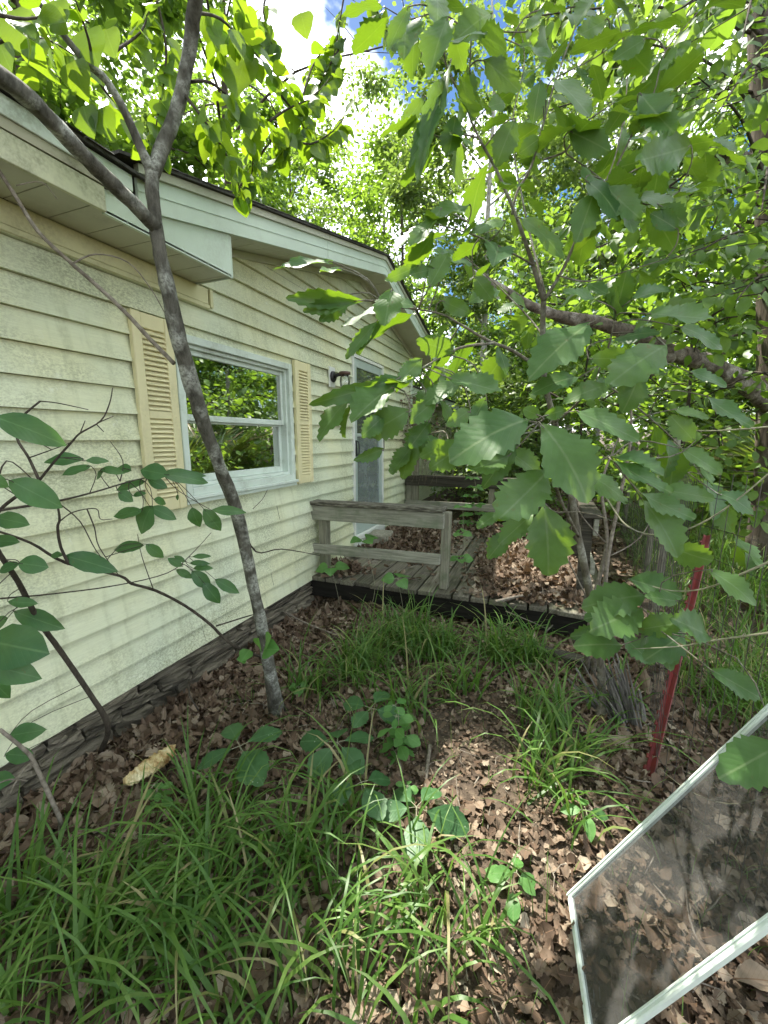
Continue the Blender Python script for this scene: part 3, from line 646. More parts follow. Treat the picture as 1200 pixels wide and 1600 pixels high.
def panel():
    A = Vector((2.159,1.245,-1.455)); B = Vector((2.193,0.869,-1.455)); D = Vector((2.07,.42,3.70)).normalized(); U = (B-A); D = (D - U.normalized()*D.dot(U.normalized())).normalized(); L = 1.30
    Nn = U.cross(D).normalized()
    t = thing('window_screen', 'white framed dusty grey window screen leaning over dead leaves by the red post', 'window panel', tuple((A+B)/2))
    fw, ft = .018, .016; u = U.normalized(); mb = MB()
    mb.bar(A + u*fw/2, A + u*fw/2 + D*L, fw, ft, Nn, .003); mb.bar(B - u*fw/2, B - u*fw/2 + D*L, fw, ft, Nn, .003)
    mb.bar(A + u*fw + D*fw/2*.7, B - u*fw + D*fw/2*.8, fw*.8, ft, Nn, .002); mb.bar(A + u*fw + D*(L-fw/2), B - u*fw + D*(L-fw/2), fw, ft, Nn, .003)
    for e, s_ in ((A,1),(B,-1)): mb.bar(e + u*s_*(fw*.62) + Nn*.010, e + u*s_*(fw*.62) + Nn*.010 + D*L, .004, .003, Nn); mb.bar(e + u*s_*(fw*.62) - Nn*.010, e + u*s_*(fw*.62) - Nn*.010 + D*L, .004, .003, Nn)
    obj('frame', mb, M['panel_frame'], t)
    a, b = A + u*fw*.8 + D*fw*.5, B - u*fw*.8 + D*fw*.5; h = Nn*.0015; c, d = b + D*(L-fw*1.2), a + D*(L-fw*1.2)
    obj('screen_mesh', MB().add([a,b,c,d], [(0,1,2,3)]), M['panel_glass'], t)
panel()

# ------------------------------------------------------------------ named plants near the camera
def twig_mesh(paths, n=6, rough=.12):
    mb = MB()
    for k, (pts, rr) in enumerate(paths):
        p, r_ = smooth_path(pts, rr, 4); mb.tube(p, r_, n, True, rough, k)
    return mb
def along(lv, pts, size, step, droop=.35, jit=.35, seed=0, petiole=.3, start=.15, up=(0,-.25,1), two=True):
    """alternate leaves down both sides of a twig"""
    r = random.Random(seed); p, _ = smooth_path(pts, [1]*len(pts), 5); d = 0; side = 1; tot = sum((b-a).length for a, b in zip(p[:-1],p[1:])); acc = 0; nxt = tot*start
    for a, b in zip(p[:-1], p[1:]):
        L = (b-a).length; dirv = (b-a).normalized()
        while nxt <= acc + L:
            q = a.lerp(b, (nxt-acc)/L); s_ = dirv.cross(Vector((0,0,1)));
            if s_.length < .1: s_ = Vector((1,0,0))
            s_.normalize(); ax = dirv*r.uniform(.2,.9) + s_*side*r.uniform(.6,1.1) + Vector((0,0,-droop*r.uniform(.3,1.7))) + Vector((r.gauss(0,jit),r.gauss(0,jit),r.gauss(0,jit*.6)))
            ax.normalize(); sz = size*r.uniform(.7,1.2); nm = Vector(up) + Vector((r.gauss(0,.45),r.gauss(0,.45),r.gauss(0,.2)))
            lv.one(np.array(q + ax*sz*petiole*.4), np.array(ax), np.array(nm), sz, r.uniform(.85,1.1)); side *= -1; nxt += step*r.uniform(.6,1.4)
        acc += L
    q = p[-1]; ax = (p[-1]-p[-2]).normalized() + Vector((0,0,-.3)); lv.one(np.array(q), np.array(ax), np.array(up, float), size, 1.0)

def stalks(pairs, paths, mb, rad_=.0013):
    pts = np.array([tuple(q) for pp, rr in paths for q in smooth_path(pp, [1]*len(pp), 6)[0]])
    for b, e in pairs:
        b = Vector(b); d = np.linalg.norm(pts - np.array(b), axis=1); q = Vector(pts[int(d.argmin())]); ax = (Vector(e)-b).normalized(); L = (q-b).length
        if L < .004: continue
        p, _ = smooth_path([q, q.lerp(b,.55) - ax*L*.18 + Vector((0,0,.05*L)), b, b + ax*.012], [1]*4, 3); mb.tube(p, [rad_*(1.5-.6*i/(len(p)-1)) for i in range(len(p))], 5, False)
def redbud():
    base = (0.673,1.737,-1.530)
    t = thing('redbud_tree', 'leaning lichen-spotted trunk in front of the window with round glowing leaves above', 'tree', base)
    tr = [base,(0.690,1.673,-1.237),(0.690,1.611,-0.882),(0.700,1.541,-0.590),(0.700,1.484,-0.331),(0.710,1.383,-0.107),(0.720,1.305,0.063),(0.720,1.251,0.227),(0.730,1.204,0.365),(0.730,1.180,0.498),(0.730,1.158,0.613),(0.730,1.150,0.718),(0.730,1.148,0.813),(0.730,1.153,0.871)]
    rr = [.046,.032,.029,.028,.027,.0265,.027,.029,.028,.0245,.0225,.021,.020,.021]
    big = [([tr[0],*tr[1:]], rr),
        ([(0.730,1.148,0.697),(0.750,1.047,0.723),(0.780,0.920,0.743),(0.820,0.800,0.757),(0.870,0.704,0.750),(0.950,0.572,0.705)], [.023,.021,.021,.020,.019,.018]),
        ([(0.730,1.152,0.861),(0.720,1.131,0.914),(0.700,1.097,1.008),(0.680,1.058,1.072),(0.660,1.017,1.094),(0.640,0.964,1.135),(0.620,0.910,1.188)], [.018,.014,.012,.0115,.011,.008,.006]),
        ([(0.730,1.151,0.857),(0.740,1.198,0.963),(0.760,1.228,1.047),(0.790,1.248,1.145),(0.830,1.252,1.245),(0.870,1.235,1.307),(0.950,1.190,1.391)], [.023,.022,.021,.021,.021,.021,.020])]
    obj('trunk', twig_mesh(big, 14, .22), M['bark_redbud'], t, True)
    tw = [[(0.670,1.029,1.095),(0.700,1.000,1.129),(0.740,0.944,1.163)],
        [(0.800,1.280,1.186),(0.901,1.262,1.144),(0.875,1.425,1.195),(0.862,1.594,1.247),(0.875,1.771,1.289)],
        [(0.800,1.252,1.127),(0.890,1.234,1.020),(0.858,1.332,1.025),(0.838,1.427,0.994),(0.834,1.467,0.928)],
        [(0.869,1.325,1.138),(0.817,1.389,1.122),(0.767,1.417,1.088)],
        [(0.870,1.246,1.332),(0.877,1.356,1.400),(0.852,1.521,1.455),(0.859,1.692,1.479),(0.844,1.912,1.523)],
        [(0.848,1.650,1.284),(0.886,1.737,1.376),(0.926,1.887,1.511),(0.932,2.100,1.755)],
        [(0.949,2.183,2.152),(0.932,2.141,1.969),(0.915,2.099,1.786)],
        [(0.812,1.740,1.829),(0.799,1.715,1.726),(0.840,1.706,1.596)],
        [(0.562,1.384,1.614),(0.613,1.368,1.431),(0.620,1.349,1.316),(0.604,1.308,1.133),(0.603,1.292,1.053)],
        [(0.542,0.828,1.033),(0.574,0.908,1.097),(0.582,0.973,1.136),(0.543,1.075,1.181)],
        [(0.538,1.128,1.185),(0.540,1.176,1.143),(0.578,1.234,1.084),(0.611,1.291,1.030)],
        [(0.844,1.912,1.523),(0.829,2.066,1.786),(0.853,2.226,2.003)],
        [(0.875,1.771,1.289),(0.897,1.897,1.334),(0.936,2.046,1.465),(0.938,2.185,1.619)], [(0.857,1.736,1.429),(0.849,1.897,1.436),(0.855,1.997,1.374)], [(0.965,2.142,1.908),(0.863,2.062,1.694),(0.819,2.004,1.481)],
        [(0.875,1.425,1.195),(0.836,1.517,1.184),(0.796,1.600,1.129),(0.791,1.578,1.025)], [(0.818,1.358,1.528),(0.766,1.437,1.477),(0.726,1.526,1.453)],
        [(0.872,1.659,1.284),(0.839,1.749,1.250),(0.792,1.715,1.168)],
        [(0.670,0.766,1.015),(0.695,0.837,1.050),(0.711,0.911,1.117)],
        [(0.602,1.165,1.247),(0.578,1.295,1.405),(0.556,1.368,1.545)],
        [(0.955,2.321,2.292),(1.057,2.330,2.132),(1.126,2.332,2.003)],
        [(0.799,1.480,1.637),(0.794,1.590,1.648),(0.799,1.637,1.599)]]
    obj('branches', twig_mesh([(p, [.0055,.0016]) for p in tw], 5), M['bark_thin'], t, True)
    lv = Leaves(P_RED)
    for k, p in enumerate(tw):
        if k in (0,): continue
        along(lv, p, .072 if k not in (9,13) else .085, .030, .9, .4, k, .4, .25, (.1,-.5,.7))
        along(lv, p, .062, .045, .8, .6, k+50, .9, .3, (.1,-.5,.7))
    for b, e in (((0.675,1.016,1.172),(0.708,1.010,1.071),), ((0.621,1.123,1.270),(0.651,1.118,1.185),), ((0.600,0.869,1.125),(0.639,0.863,1.016),), ((0.636,0.868,1.049),(0.630,0.913,1.009),), ((0.625,0.850,0.974),(0.621,0.897,0.948),), ((0.647,0.987,1.081),(0.670,0.979,0.989),),
                 ((0.571,1.058,1.032),(0.595,1.050,0.943),), ((0.619,1.074,1.022),(0.652,1.071,0.939),), ((0.818,1.564,1.465),(0.782,1.519,1.307),), ((0.880,1.875,1.827),(0.907,1.867,1.731),), ((0.704,0.764,0.939),(0.729,0.763,0.878),), ((0.701,0.913,1.150),(0.723,0.905,1.066),)): 
        lv.between(b, e, (.2,-.9,.3), .95)
    obj_ = lv.build('foliage', M['redbud_leaf'], t)
    ft = [[(0.700,1.501,-0.379),(0.706,1.594,-0.546),(0.834,1.625,-0.528),(1.009,1.687,-0.559)], [(0.494,1.214,-0.272),(0.534,1.132,-0.212)]]
    obj('dead_twig', twig_mesh([(ft[0], [.005,.0016])], 5), M['bark_thin'], t, True)
    heart = Leaves(P_RED)
    for b, e in (((0.689,1.526,-1.033),(0.684,1.465,-1.059),), ((0.732,1.545,-1.023),(0.747,1.508,-0.962),), ((0.754,1.552,-1.033),(0.836,1.535,-0.998),), ((0.677,1.513,-1.079),(0.658,1.477,-1.058),), ((0.761,1.560,-1.001),(0.809,1.536,-0.943),)): heart.between(b, e, (.1,-.6,.7), 1.1)
    heart.build('sprout_leaves', M['herb_leaf'], t)
redbud()

def dead_branch():
    t = thing('dead_branch', 'thin bare dead branch slanting across the siding above the shutter', 'branch', (0.660,1.241,0.280))
    p = [(0.212,0.956,0.948),(0.282,0.990,0.811),(0.323,1.028,0.700),(0.388,1.081,0.613),(0.436,1.131,0.549),(0.520,1.168,0.459),(0.596,1.201,0.364),(0.680,1.223,0.276)]
    q = [(0.395,1.082,0.608),(0.429,1.149,0.659),(0.490,1.226,0.651),(0.547,1.265,0.567),(0.588,1.285,0.476)]
    obj('stem', twig_mesh([(p, [.006,.0085]), (q, [.0035,.0015]), ([(0.291,0.997,0.832),(0.346,1.045,0.855),(0.400,1.055,0.797)], [.002,.001])], 6), M['stick'], t, True)
dead_branch()

def left_shrub():
    base = (0.077,1.151,-1.490)
    t = thing('leafy_shrub', 'arching shrub with oval green leaves leaning out from the stone foundation', 'shrub', base)
    st = [([base,(0.314,1.050,-1.220),(0.319,0.984,-1.008),(0.346,0.895,-0.785),(0.377,0.827,-0.631),(0.475,0.738,-0.444),(0.539,0.675,-0.333),(0.590,0.612,-0.193)], [.013,.0115,.0095,.009,.0085,.008,.007,.006]),
        ([(0.625,0.616,-0.243),(0.628,0.650,-0.191),(0.693,0.661,-0.151)], [.005,.004]),
        ([(0.597,0.636,-0.200),(0.637,0.653,-0.191),(0.685,0.761,-0.179),(0.686,0.873,-0.165),(0.706,0.995,-0.139),(0.751,1.070,-0.126)], [.0045,.0018]),
        ([(0.622,0.805,-0.391),(0.616,0.792,-0.332),(0.635,0.780,-0.267),(0.639,0.786,-0.242),(0.664,0.772,-0.196)], [.0045,.003]),
        ([(0.690,0.720,-0.118),(0.657,0.720,-0.053),(0.624,0.717,0.000),(0.629,0.729,0.053),(0.677,0.757,0.102)], [.004,.0025]),
        ([(0.677,0.757,0.102),(0.722,0.774,0.097),(0.803,0.802,0.079)], [.002,.0012]),
        ([(0.689,0.721,-0.114),(0.732,0.749,-0.053),(0.767,0.771,-0.009),(0.786,0.783,0.014),(0.838,0.810,0.049),(0.857,0.827,0.097),(0.862,0.837,0.139)], [.0035,.0012]),
        ([(0.656,0.719,-0.054),(0.706,0.742,-0.035),(0.763,0.769,-0.012)], [.002,.001]), ([(0.786,0.783,0.014),(0.797,0.794,0.049)], [.0016,.001]), ([(0.834,0.807,0.044),(0.869,0.825,0.061)], [.0016,.001]), ([(0.829,0.804,0.037),(0.847,0.808,0.018)], [.0016,.001]),
        ([(0.634,0.793,-0.193),(0.666,0.827,-0.254),(0.678,0.856,-0.353),(0.672,0.904,-0.432)], [.002,.0012]),
        ([(0.639,0.785,-0.248),(0.656,0.818,-0.223),(0.689,0.865,-0.218),(0.705,0.864,-0.250),(0.738,0.878,-0.250)], [.002,.001]),
        ([(0.663,0.854,-0.218),(0.669,0.866,-0.282),(0.657,0.881,-0.350),(0.655,0.935,-0.462)], [.0022,.0012]),
        ([(0.707,0.941,-0.138),(0.663,0.991,-0.075),(0.618,0.986,-0.009)], [.002,.001]),
        ([(0.635,0.638,-0.151),(0.636,0.678,-0.060),(0.669,0.714,-0.111)], [.0025,.0015])]
    wood = twig_mesh(st, 6)
    lv = Leaves(P_SHR); prs = []
    for b, e, w in (((0.744,0.611,0.053),(0.855,0.697,-0.005),.85), ((0.791,0.600,-0.099),(0.886,0.646,-0.163),.95), ((0.790,0.549,-0.080),(0.816,0.585,-0.112),1.1), ((0.694,0.842,-0.063),(0.637,0.767,-0.051),.9), ((0.717,0.847,-0.082),(0.688,0.778,-0.101),.95), ((0.700,0.843,-0.067),(0.737,0.890,-0.066),.9), ((0.706,0.894,-0.099),(0.674,0.877,-0.123),1.1), ((0.696,0.891,-0.095),(0.757,0.914,-0.099),.8),
        ((0.638,0.629,-0.207),(0.724,0.659,-0.223),.95), ((0.572,0.643,-0.281),(0.644,0.671,-0.281),.9), ((0.605,0.804,-0.363),(0.733,0.867,-0.409),.75), ((0.565,0.701,-0.363),(0.615,0.750,-0.380),1.5), ((0.569,0.703,-0.363),(0.533,0.664,-0.381),1.2), ((0.601,0.802,-0.363),(0.558,0.787,-0.357),.9),
        ((0.808,1.038,-0.122),(0.717,1.007,-0.100),1.2), ((0.692,0.996,-0.107),(0.644,0.980,-0.092),1.3), ((0.740,1.066,-0.122),(0.860,1.163,-0.144),.7), ((0.723,1.112,-0.131),(0.843,1.161,-0.121),.5), ((0.726,1.025,-0.137),(0.768,1.068,-0.170),1.1), ((0.722,1.022,-0.145),(0.641,0.964,-0.169),.7), ((0.704,0.934,-0.171),(0.745,0.944,-0.200),1.3), ((0.703,0.984,-0.192),(0.737,1.000,-0.177),1.0),
        ((0.748,1.017,-0.228),(0.715,0.966,-0.310),1.6), ((0.742,1.013,-0.232),(0.804,1.062,-0.277),.9), ((0.751,1.022,-0.206),(0.771,1.059,-0.221),1.3), ((0.735,0.987,-0.241),(0.660,0.934,-0.253),.9), ((0.778,1.100,-0.197),(0.775,1.094,-0.219),1.0), ((0.813,1.125,-0.247),(0.834,1.120,-0.318),1.3), ((0.852,1.140,-0.252),(0.901,1.164,-0.336),1.0), ((0.878,1.149,-0.256),(0.982,1.210,-0.264),.6),
        ((0.748,0.970,-0.357),(0.648,0.929,-0.368),.75), ((0.754,0.973,-0.353),(0.795,1.001,-0.405),1.0), ((0.352,0.773,-0.577),(0.476,0.831,-0.644),.8), ((0.635,0.566,-0.529),(0.792,0.620,-0.562),1.25), ((0.639,0.556,-0.588),(0.769,0.599,-0.630),.9), ((0.452,0.708,-0.556),(0.395,0.677,-0.595),1.2), ((0.246,0.748,-1.065),(0.346,0.791,-1.042),1.1), ((0.237,0.732,-1.129),(0.333,0.768,-1.138),1.0), ((0.526,0.606,-0.669),(0.580,0.611,-0.751),1.2), ((0.183,0.690,-1.236),(0.268,0.728,-1.213),1.2), ((0.449,0.716,-0.506),(0.513,0.760,-0.518),.8)):
        lv.between(b, e, (.15,-.8,.6), w); prs.append((b,e))
    stalks(prs, st, wood, .001); obj('stem', wood, M['bark_thin'], t, True)
    lv.build('foliage', M['shrub_leaf'], t)
    t2 = thing('sapling_shoot', 'long thin shoot arching left from the foot of the leaning trunk', 'shoot', (0.297,2.155,-1.500))
    sh = [([(0.309,2.140,-1.490),(0.644,1.509,-1.029),(0.606,1.437,-0.934),(0.592,1.382,-0.850),(0.561,1.284,-0.728),(0.521,1.179,-0.625),(0.517,1.080,-0.561),(0.508,1.042,-0.518),(0.505,0.864,-0.415),(0.503,0.772,-0.323),(0.499,0.674,-0.256)], [.008,.0075,.007,.0065,.006,.006,.0055,.005,.005,.004,.003]),
        ([(0.599,1.413,-0.872),(0.649,1.541,-0.876),(0.736,1.739,-0.873),(0.759,1.974,-0.832)], [.004,.0015]),
        ([(0.388,0.693,-0.500),(0.411,0.858,-0.538),(0.523,1.010,-0.544),(0.620,1.160,-0.529),(0.666,1.244,-0.467),(0.697,1.325,-0.393)], [.003,.0012]),
        ([(0.508,1.351,-1.297),(0.473,1.338,-1.179),(0.521,1.402,-1.053),(0.604,1.497,-1.011)], [.004,.003]),
        ([(0.529,1.162,-0.615),(0.520,1.133,-0.466),(0.544,1.106,-0.366)], [.002,.001]), ([(0.855,1.405,-0.294),(0.890,1.427,-0.254),(0.908,1.441,-0.214)], [.0012,.0008])]
    wood = twig_mesh(sh, 6)
    lv = Leaves(P_SHR); prs = []
    for b, e, w in (((0.702,1.203,-0.524),(0.774,1.218,-0.595),1.0), ((0.748,1.213,-0.570),(0.811,1.221,-0.656),1.0), ((0.776,1.246,-0.564),(0.867,1.272,-0.618),.75), ((0.691,1.205,-0.494),(0.760,1.233,-0.489),.6), ((0.683,1.227,-0.474),(0.740,1.271,-0.475),.6), ((0.665,1.192,-0.507),(0.624,1.162,-0.468),.9), ((0.642,1.181,-0.519),(0.704,1.199,-0.550),.8), ((0.698,1.214,-0.517),(0.766,1.242,-0.510),.7), ((0.668,1.207,-0.492),(0.631,1.187,-0.464),.8)): lv.between(b, e, (.15,-.8,.6), w); prs.append((b,e))
    stalks(prs, sh, wood, .0009); obj('stem', wood, M['bark_thin'], t2, True)
    lv.build('foliage', M['shrub_leaf'], t2)
    t3 = thing('dead_shrub', 'pale dead stem with a forked top below the siding at far left', 'stem', (0.368,0.791,-1.500))
    obj('stem', twig_mesh([([(0.351,0.798,-1.520),(0.493,0.739,-1.328),(0.489,0.725,-1.225),(0.474,0.704,-1.074),(0.468,0.691,-1.017),(0.452,0.641,-0.903)], [.008,.0055]), ([(0.467,0.703,-1.064),(0.526,0.645,-1.032),(0.609,0.571,-1.017)], [.004,.002]), ([(0.541,0.645,-1.062),(0.548,0.602,-1.017),(0.556,0.554,-0.998)], [.003,.0015]), ([(0.467,0.703,-1.064),(0.469,0.711,-1.026)], [.003,.002])], 6), M['stick'], t3, True)
left_shrub()

def oak_sapling():
    base = (2.359,2.249,-1.530)
    t = thing('oak_sapling', 'young oak with large toothed leaves spreading over the right of the deck', 'sapling', base)
    trunk = [([base,(2.369,2.363,-1.392),(2.342,2.327,-1.186),(2.298,2.272,-0.984),(2.223,2.193,-0.673),(2.152,2.108,-0.402),(2.093,2.026,-0.141),(2.028,1.929,0.053),(1.978,1.831,0.214),(1.960,1.774,0.350),(1.954,1.712,0.492)], [.026,.022,.020,.021,.019,.015,.0135,.0125,.0115,.011,.0105]),
        ([(1.954,1.712,0.492),(1.907,1.652,0.615),(1.850,1.611,0.748),(1.786,1.566,0.872),(1.732,1.528,0.954),(1.698,1.497,1.032),(1.702,1.502,1.162),(1.701,1.504,1.345)], [.0085,.0075,.006,.005,.004,.003,.0025,.002]),
        ([(1.956,1.713,0.492),(2.013,1.698,0.586),(2.057,1.703,0.694),(2.125,1.711,0.821),(2.190,1.731,0.968)], [.006,.0055,.005,.004,.0025]),
        ([(1.968,1.803,0.260),(1.860,1.641,0.314),(1.787,1.529,0.332),(1.710,1.440,0.369),(1.640,1.375,0.397),(1.502,1.279,0.404)], [.0075,.006,.005,.004,.003,.002]),
        ([(1.802,1.544,0.325),(1.705,1.423,0.291),(1.619,1.310,0.218),(1.524,1.220,0.163),(1.446,1.135,0.112)], [.005,.0042,.0035,.0025,.0015]),
        ([(2.022,1.918,0.066),(2.095,1.806,0.129),(2.147,1.734,0.218),(2.174,1.674,0.303),(2.181,1.627,0.384)], [.006,.005,.004,.0035,.002]),
        ([(1.839,1.607,0.748),(1.851,1.626,0.823),(1.890,1.657,0.908),(1.920,1.698,1.058),(1.951,1.763,1.225),(2.001,1.816,1.398)], [.004,.004,.004,.0035,.003,.002]),
        ([(1.925,1.675,0.930),(1.998,1.685,0.948),(2.032,1.688,1.007),(2.133,1.718,1.074)], [.0035,.003,.0025,.0015]),
        ([(1.998,1.683,0.937),(2.111,1.675,0.835),(2.159,1.648,0.766)], [.0025,.002,.0012]),
        ([(2.172,2.136,-0.468),(2.073,1.724,-0.256),(2.019,1.404,-0.109),(1.992,1.216,-0.009),(1.977,1.143,0.040)], [.008,.006,.005,.004,.003]),
        ([(2.066,1.624,-0.195),(2.093,1.490,-0.093),(2.183,1.423,-0.057)], [.004,.003,.002]),
        ([(2.134,2.081,-0.337),(2.044,1.602,-0.263),(2.002,1.221,-0.176)], [.004,.003,.002]),
        ([(2.296,2.268,-1.001),(2.357,2.044,-0.870),(2.411,1.933,-0.708),(2.451,1.780,-0.733)], [.005,.004,.003,.002]),
        ([(1.726,1.526,0.954),(1.685,1.475,0.943),(1.635,1.429,0.918),(1.587,1.379,0.925)], [.003,.0025,.002,.0015]),
        ([(1.921,1.653,0.593),(1.809,1.551,0.632),(1.724,1.479,0.654),(1.628,1.399,0.665)], [.0035,.003,.0025,.0015]),
        ([(2.135,1.716,0.832),(2.255,1.727,0.758),(2.348,1.759,0.793)], [.003,.0025,.0015]),
        ([(1.698,1.497,1.032),(1.645,1.447,1.106),(1.632,1.413,1.182),(1.612,1.404,1.291)], [.003,.0025,.002,.0015]),
        ([(2.190,1.731,0.968),(2.244,1.741,1.078),(2.269,1.752,1.200),(2.350,1.780,1.299)], [.0028,.0022,.0018,.0012]),
        ([(1.951,1.763,1.225),(2.068,1.796,1.271),(2.169,1.801,1.318)], [.0022,.0018,.0012]),
        ([(2.014,1.808,0.305),(1.895,2.133,0.537),(1.658,2.312,0.817),(1.440,2.376,1.024)], [.005,.002]),
        ([(1.956,1.833,0.549),(1.836,2.205,1.030),(1.731,2.482,1.555),(1.758,2.687,1.998),(1.677,2.706,2.267)], [.005,.0018]),
        ([(2.064,1.919,0.781),(2.194,2.267,1.195),(2.236,2.477,1.639),(2.158,2.513,1.987)], [.004,.0018]),
        ([(1.680,1.657,1.336),(1.573,1.632,1.421),(1.474,1.589,1.400),(1.390,1.565,1.442)], [.003,.0015]),
        ([(2.145,1.983,0.952),(2.378,2.222,1.155),(2.573,2.303,1.181)], [.003,.0015]),
        ([(1.787,1.826,1.431),(1.846,1.867,1.523),(1.996,1.930,1.545),(2.122,1.992,1.614)], [.003,.0015]),
        ([(2.157,1.850,0.232),(2.327,1.893,0.110),(2.525,1.933,-0.085),(2.732,1.948,-0.427)], [.004,.0015]),
        ([(1.701,1.483,0.380),(1.623,1.543,0.286),(1.613,1.504,0.103),(1.556,1.460,-0.011)], [.003,.0015]),
        ([(1.994,1.686,0.564),(2.097,1.664,0.524),(2.229,1.677,0.550),(2.320,1.695,0.573)], [.003,.0025,.002,.0012])]
    wood = twig_mesh(trunk, 7, .14)
    lv = Leaves(P_OAK); up = (.15,-.72,.68); dn = (.1,-.9,-.25)
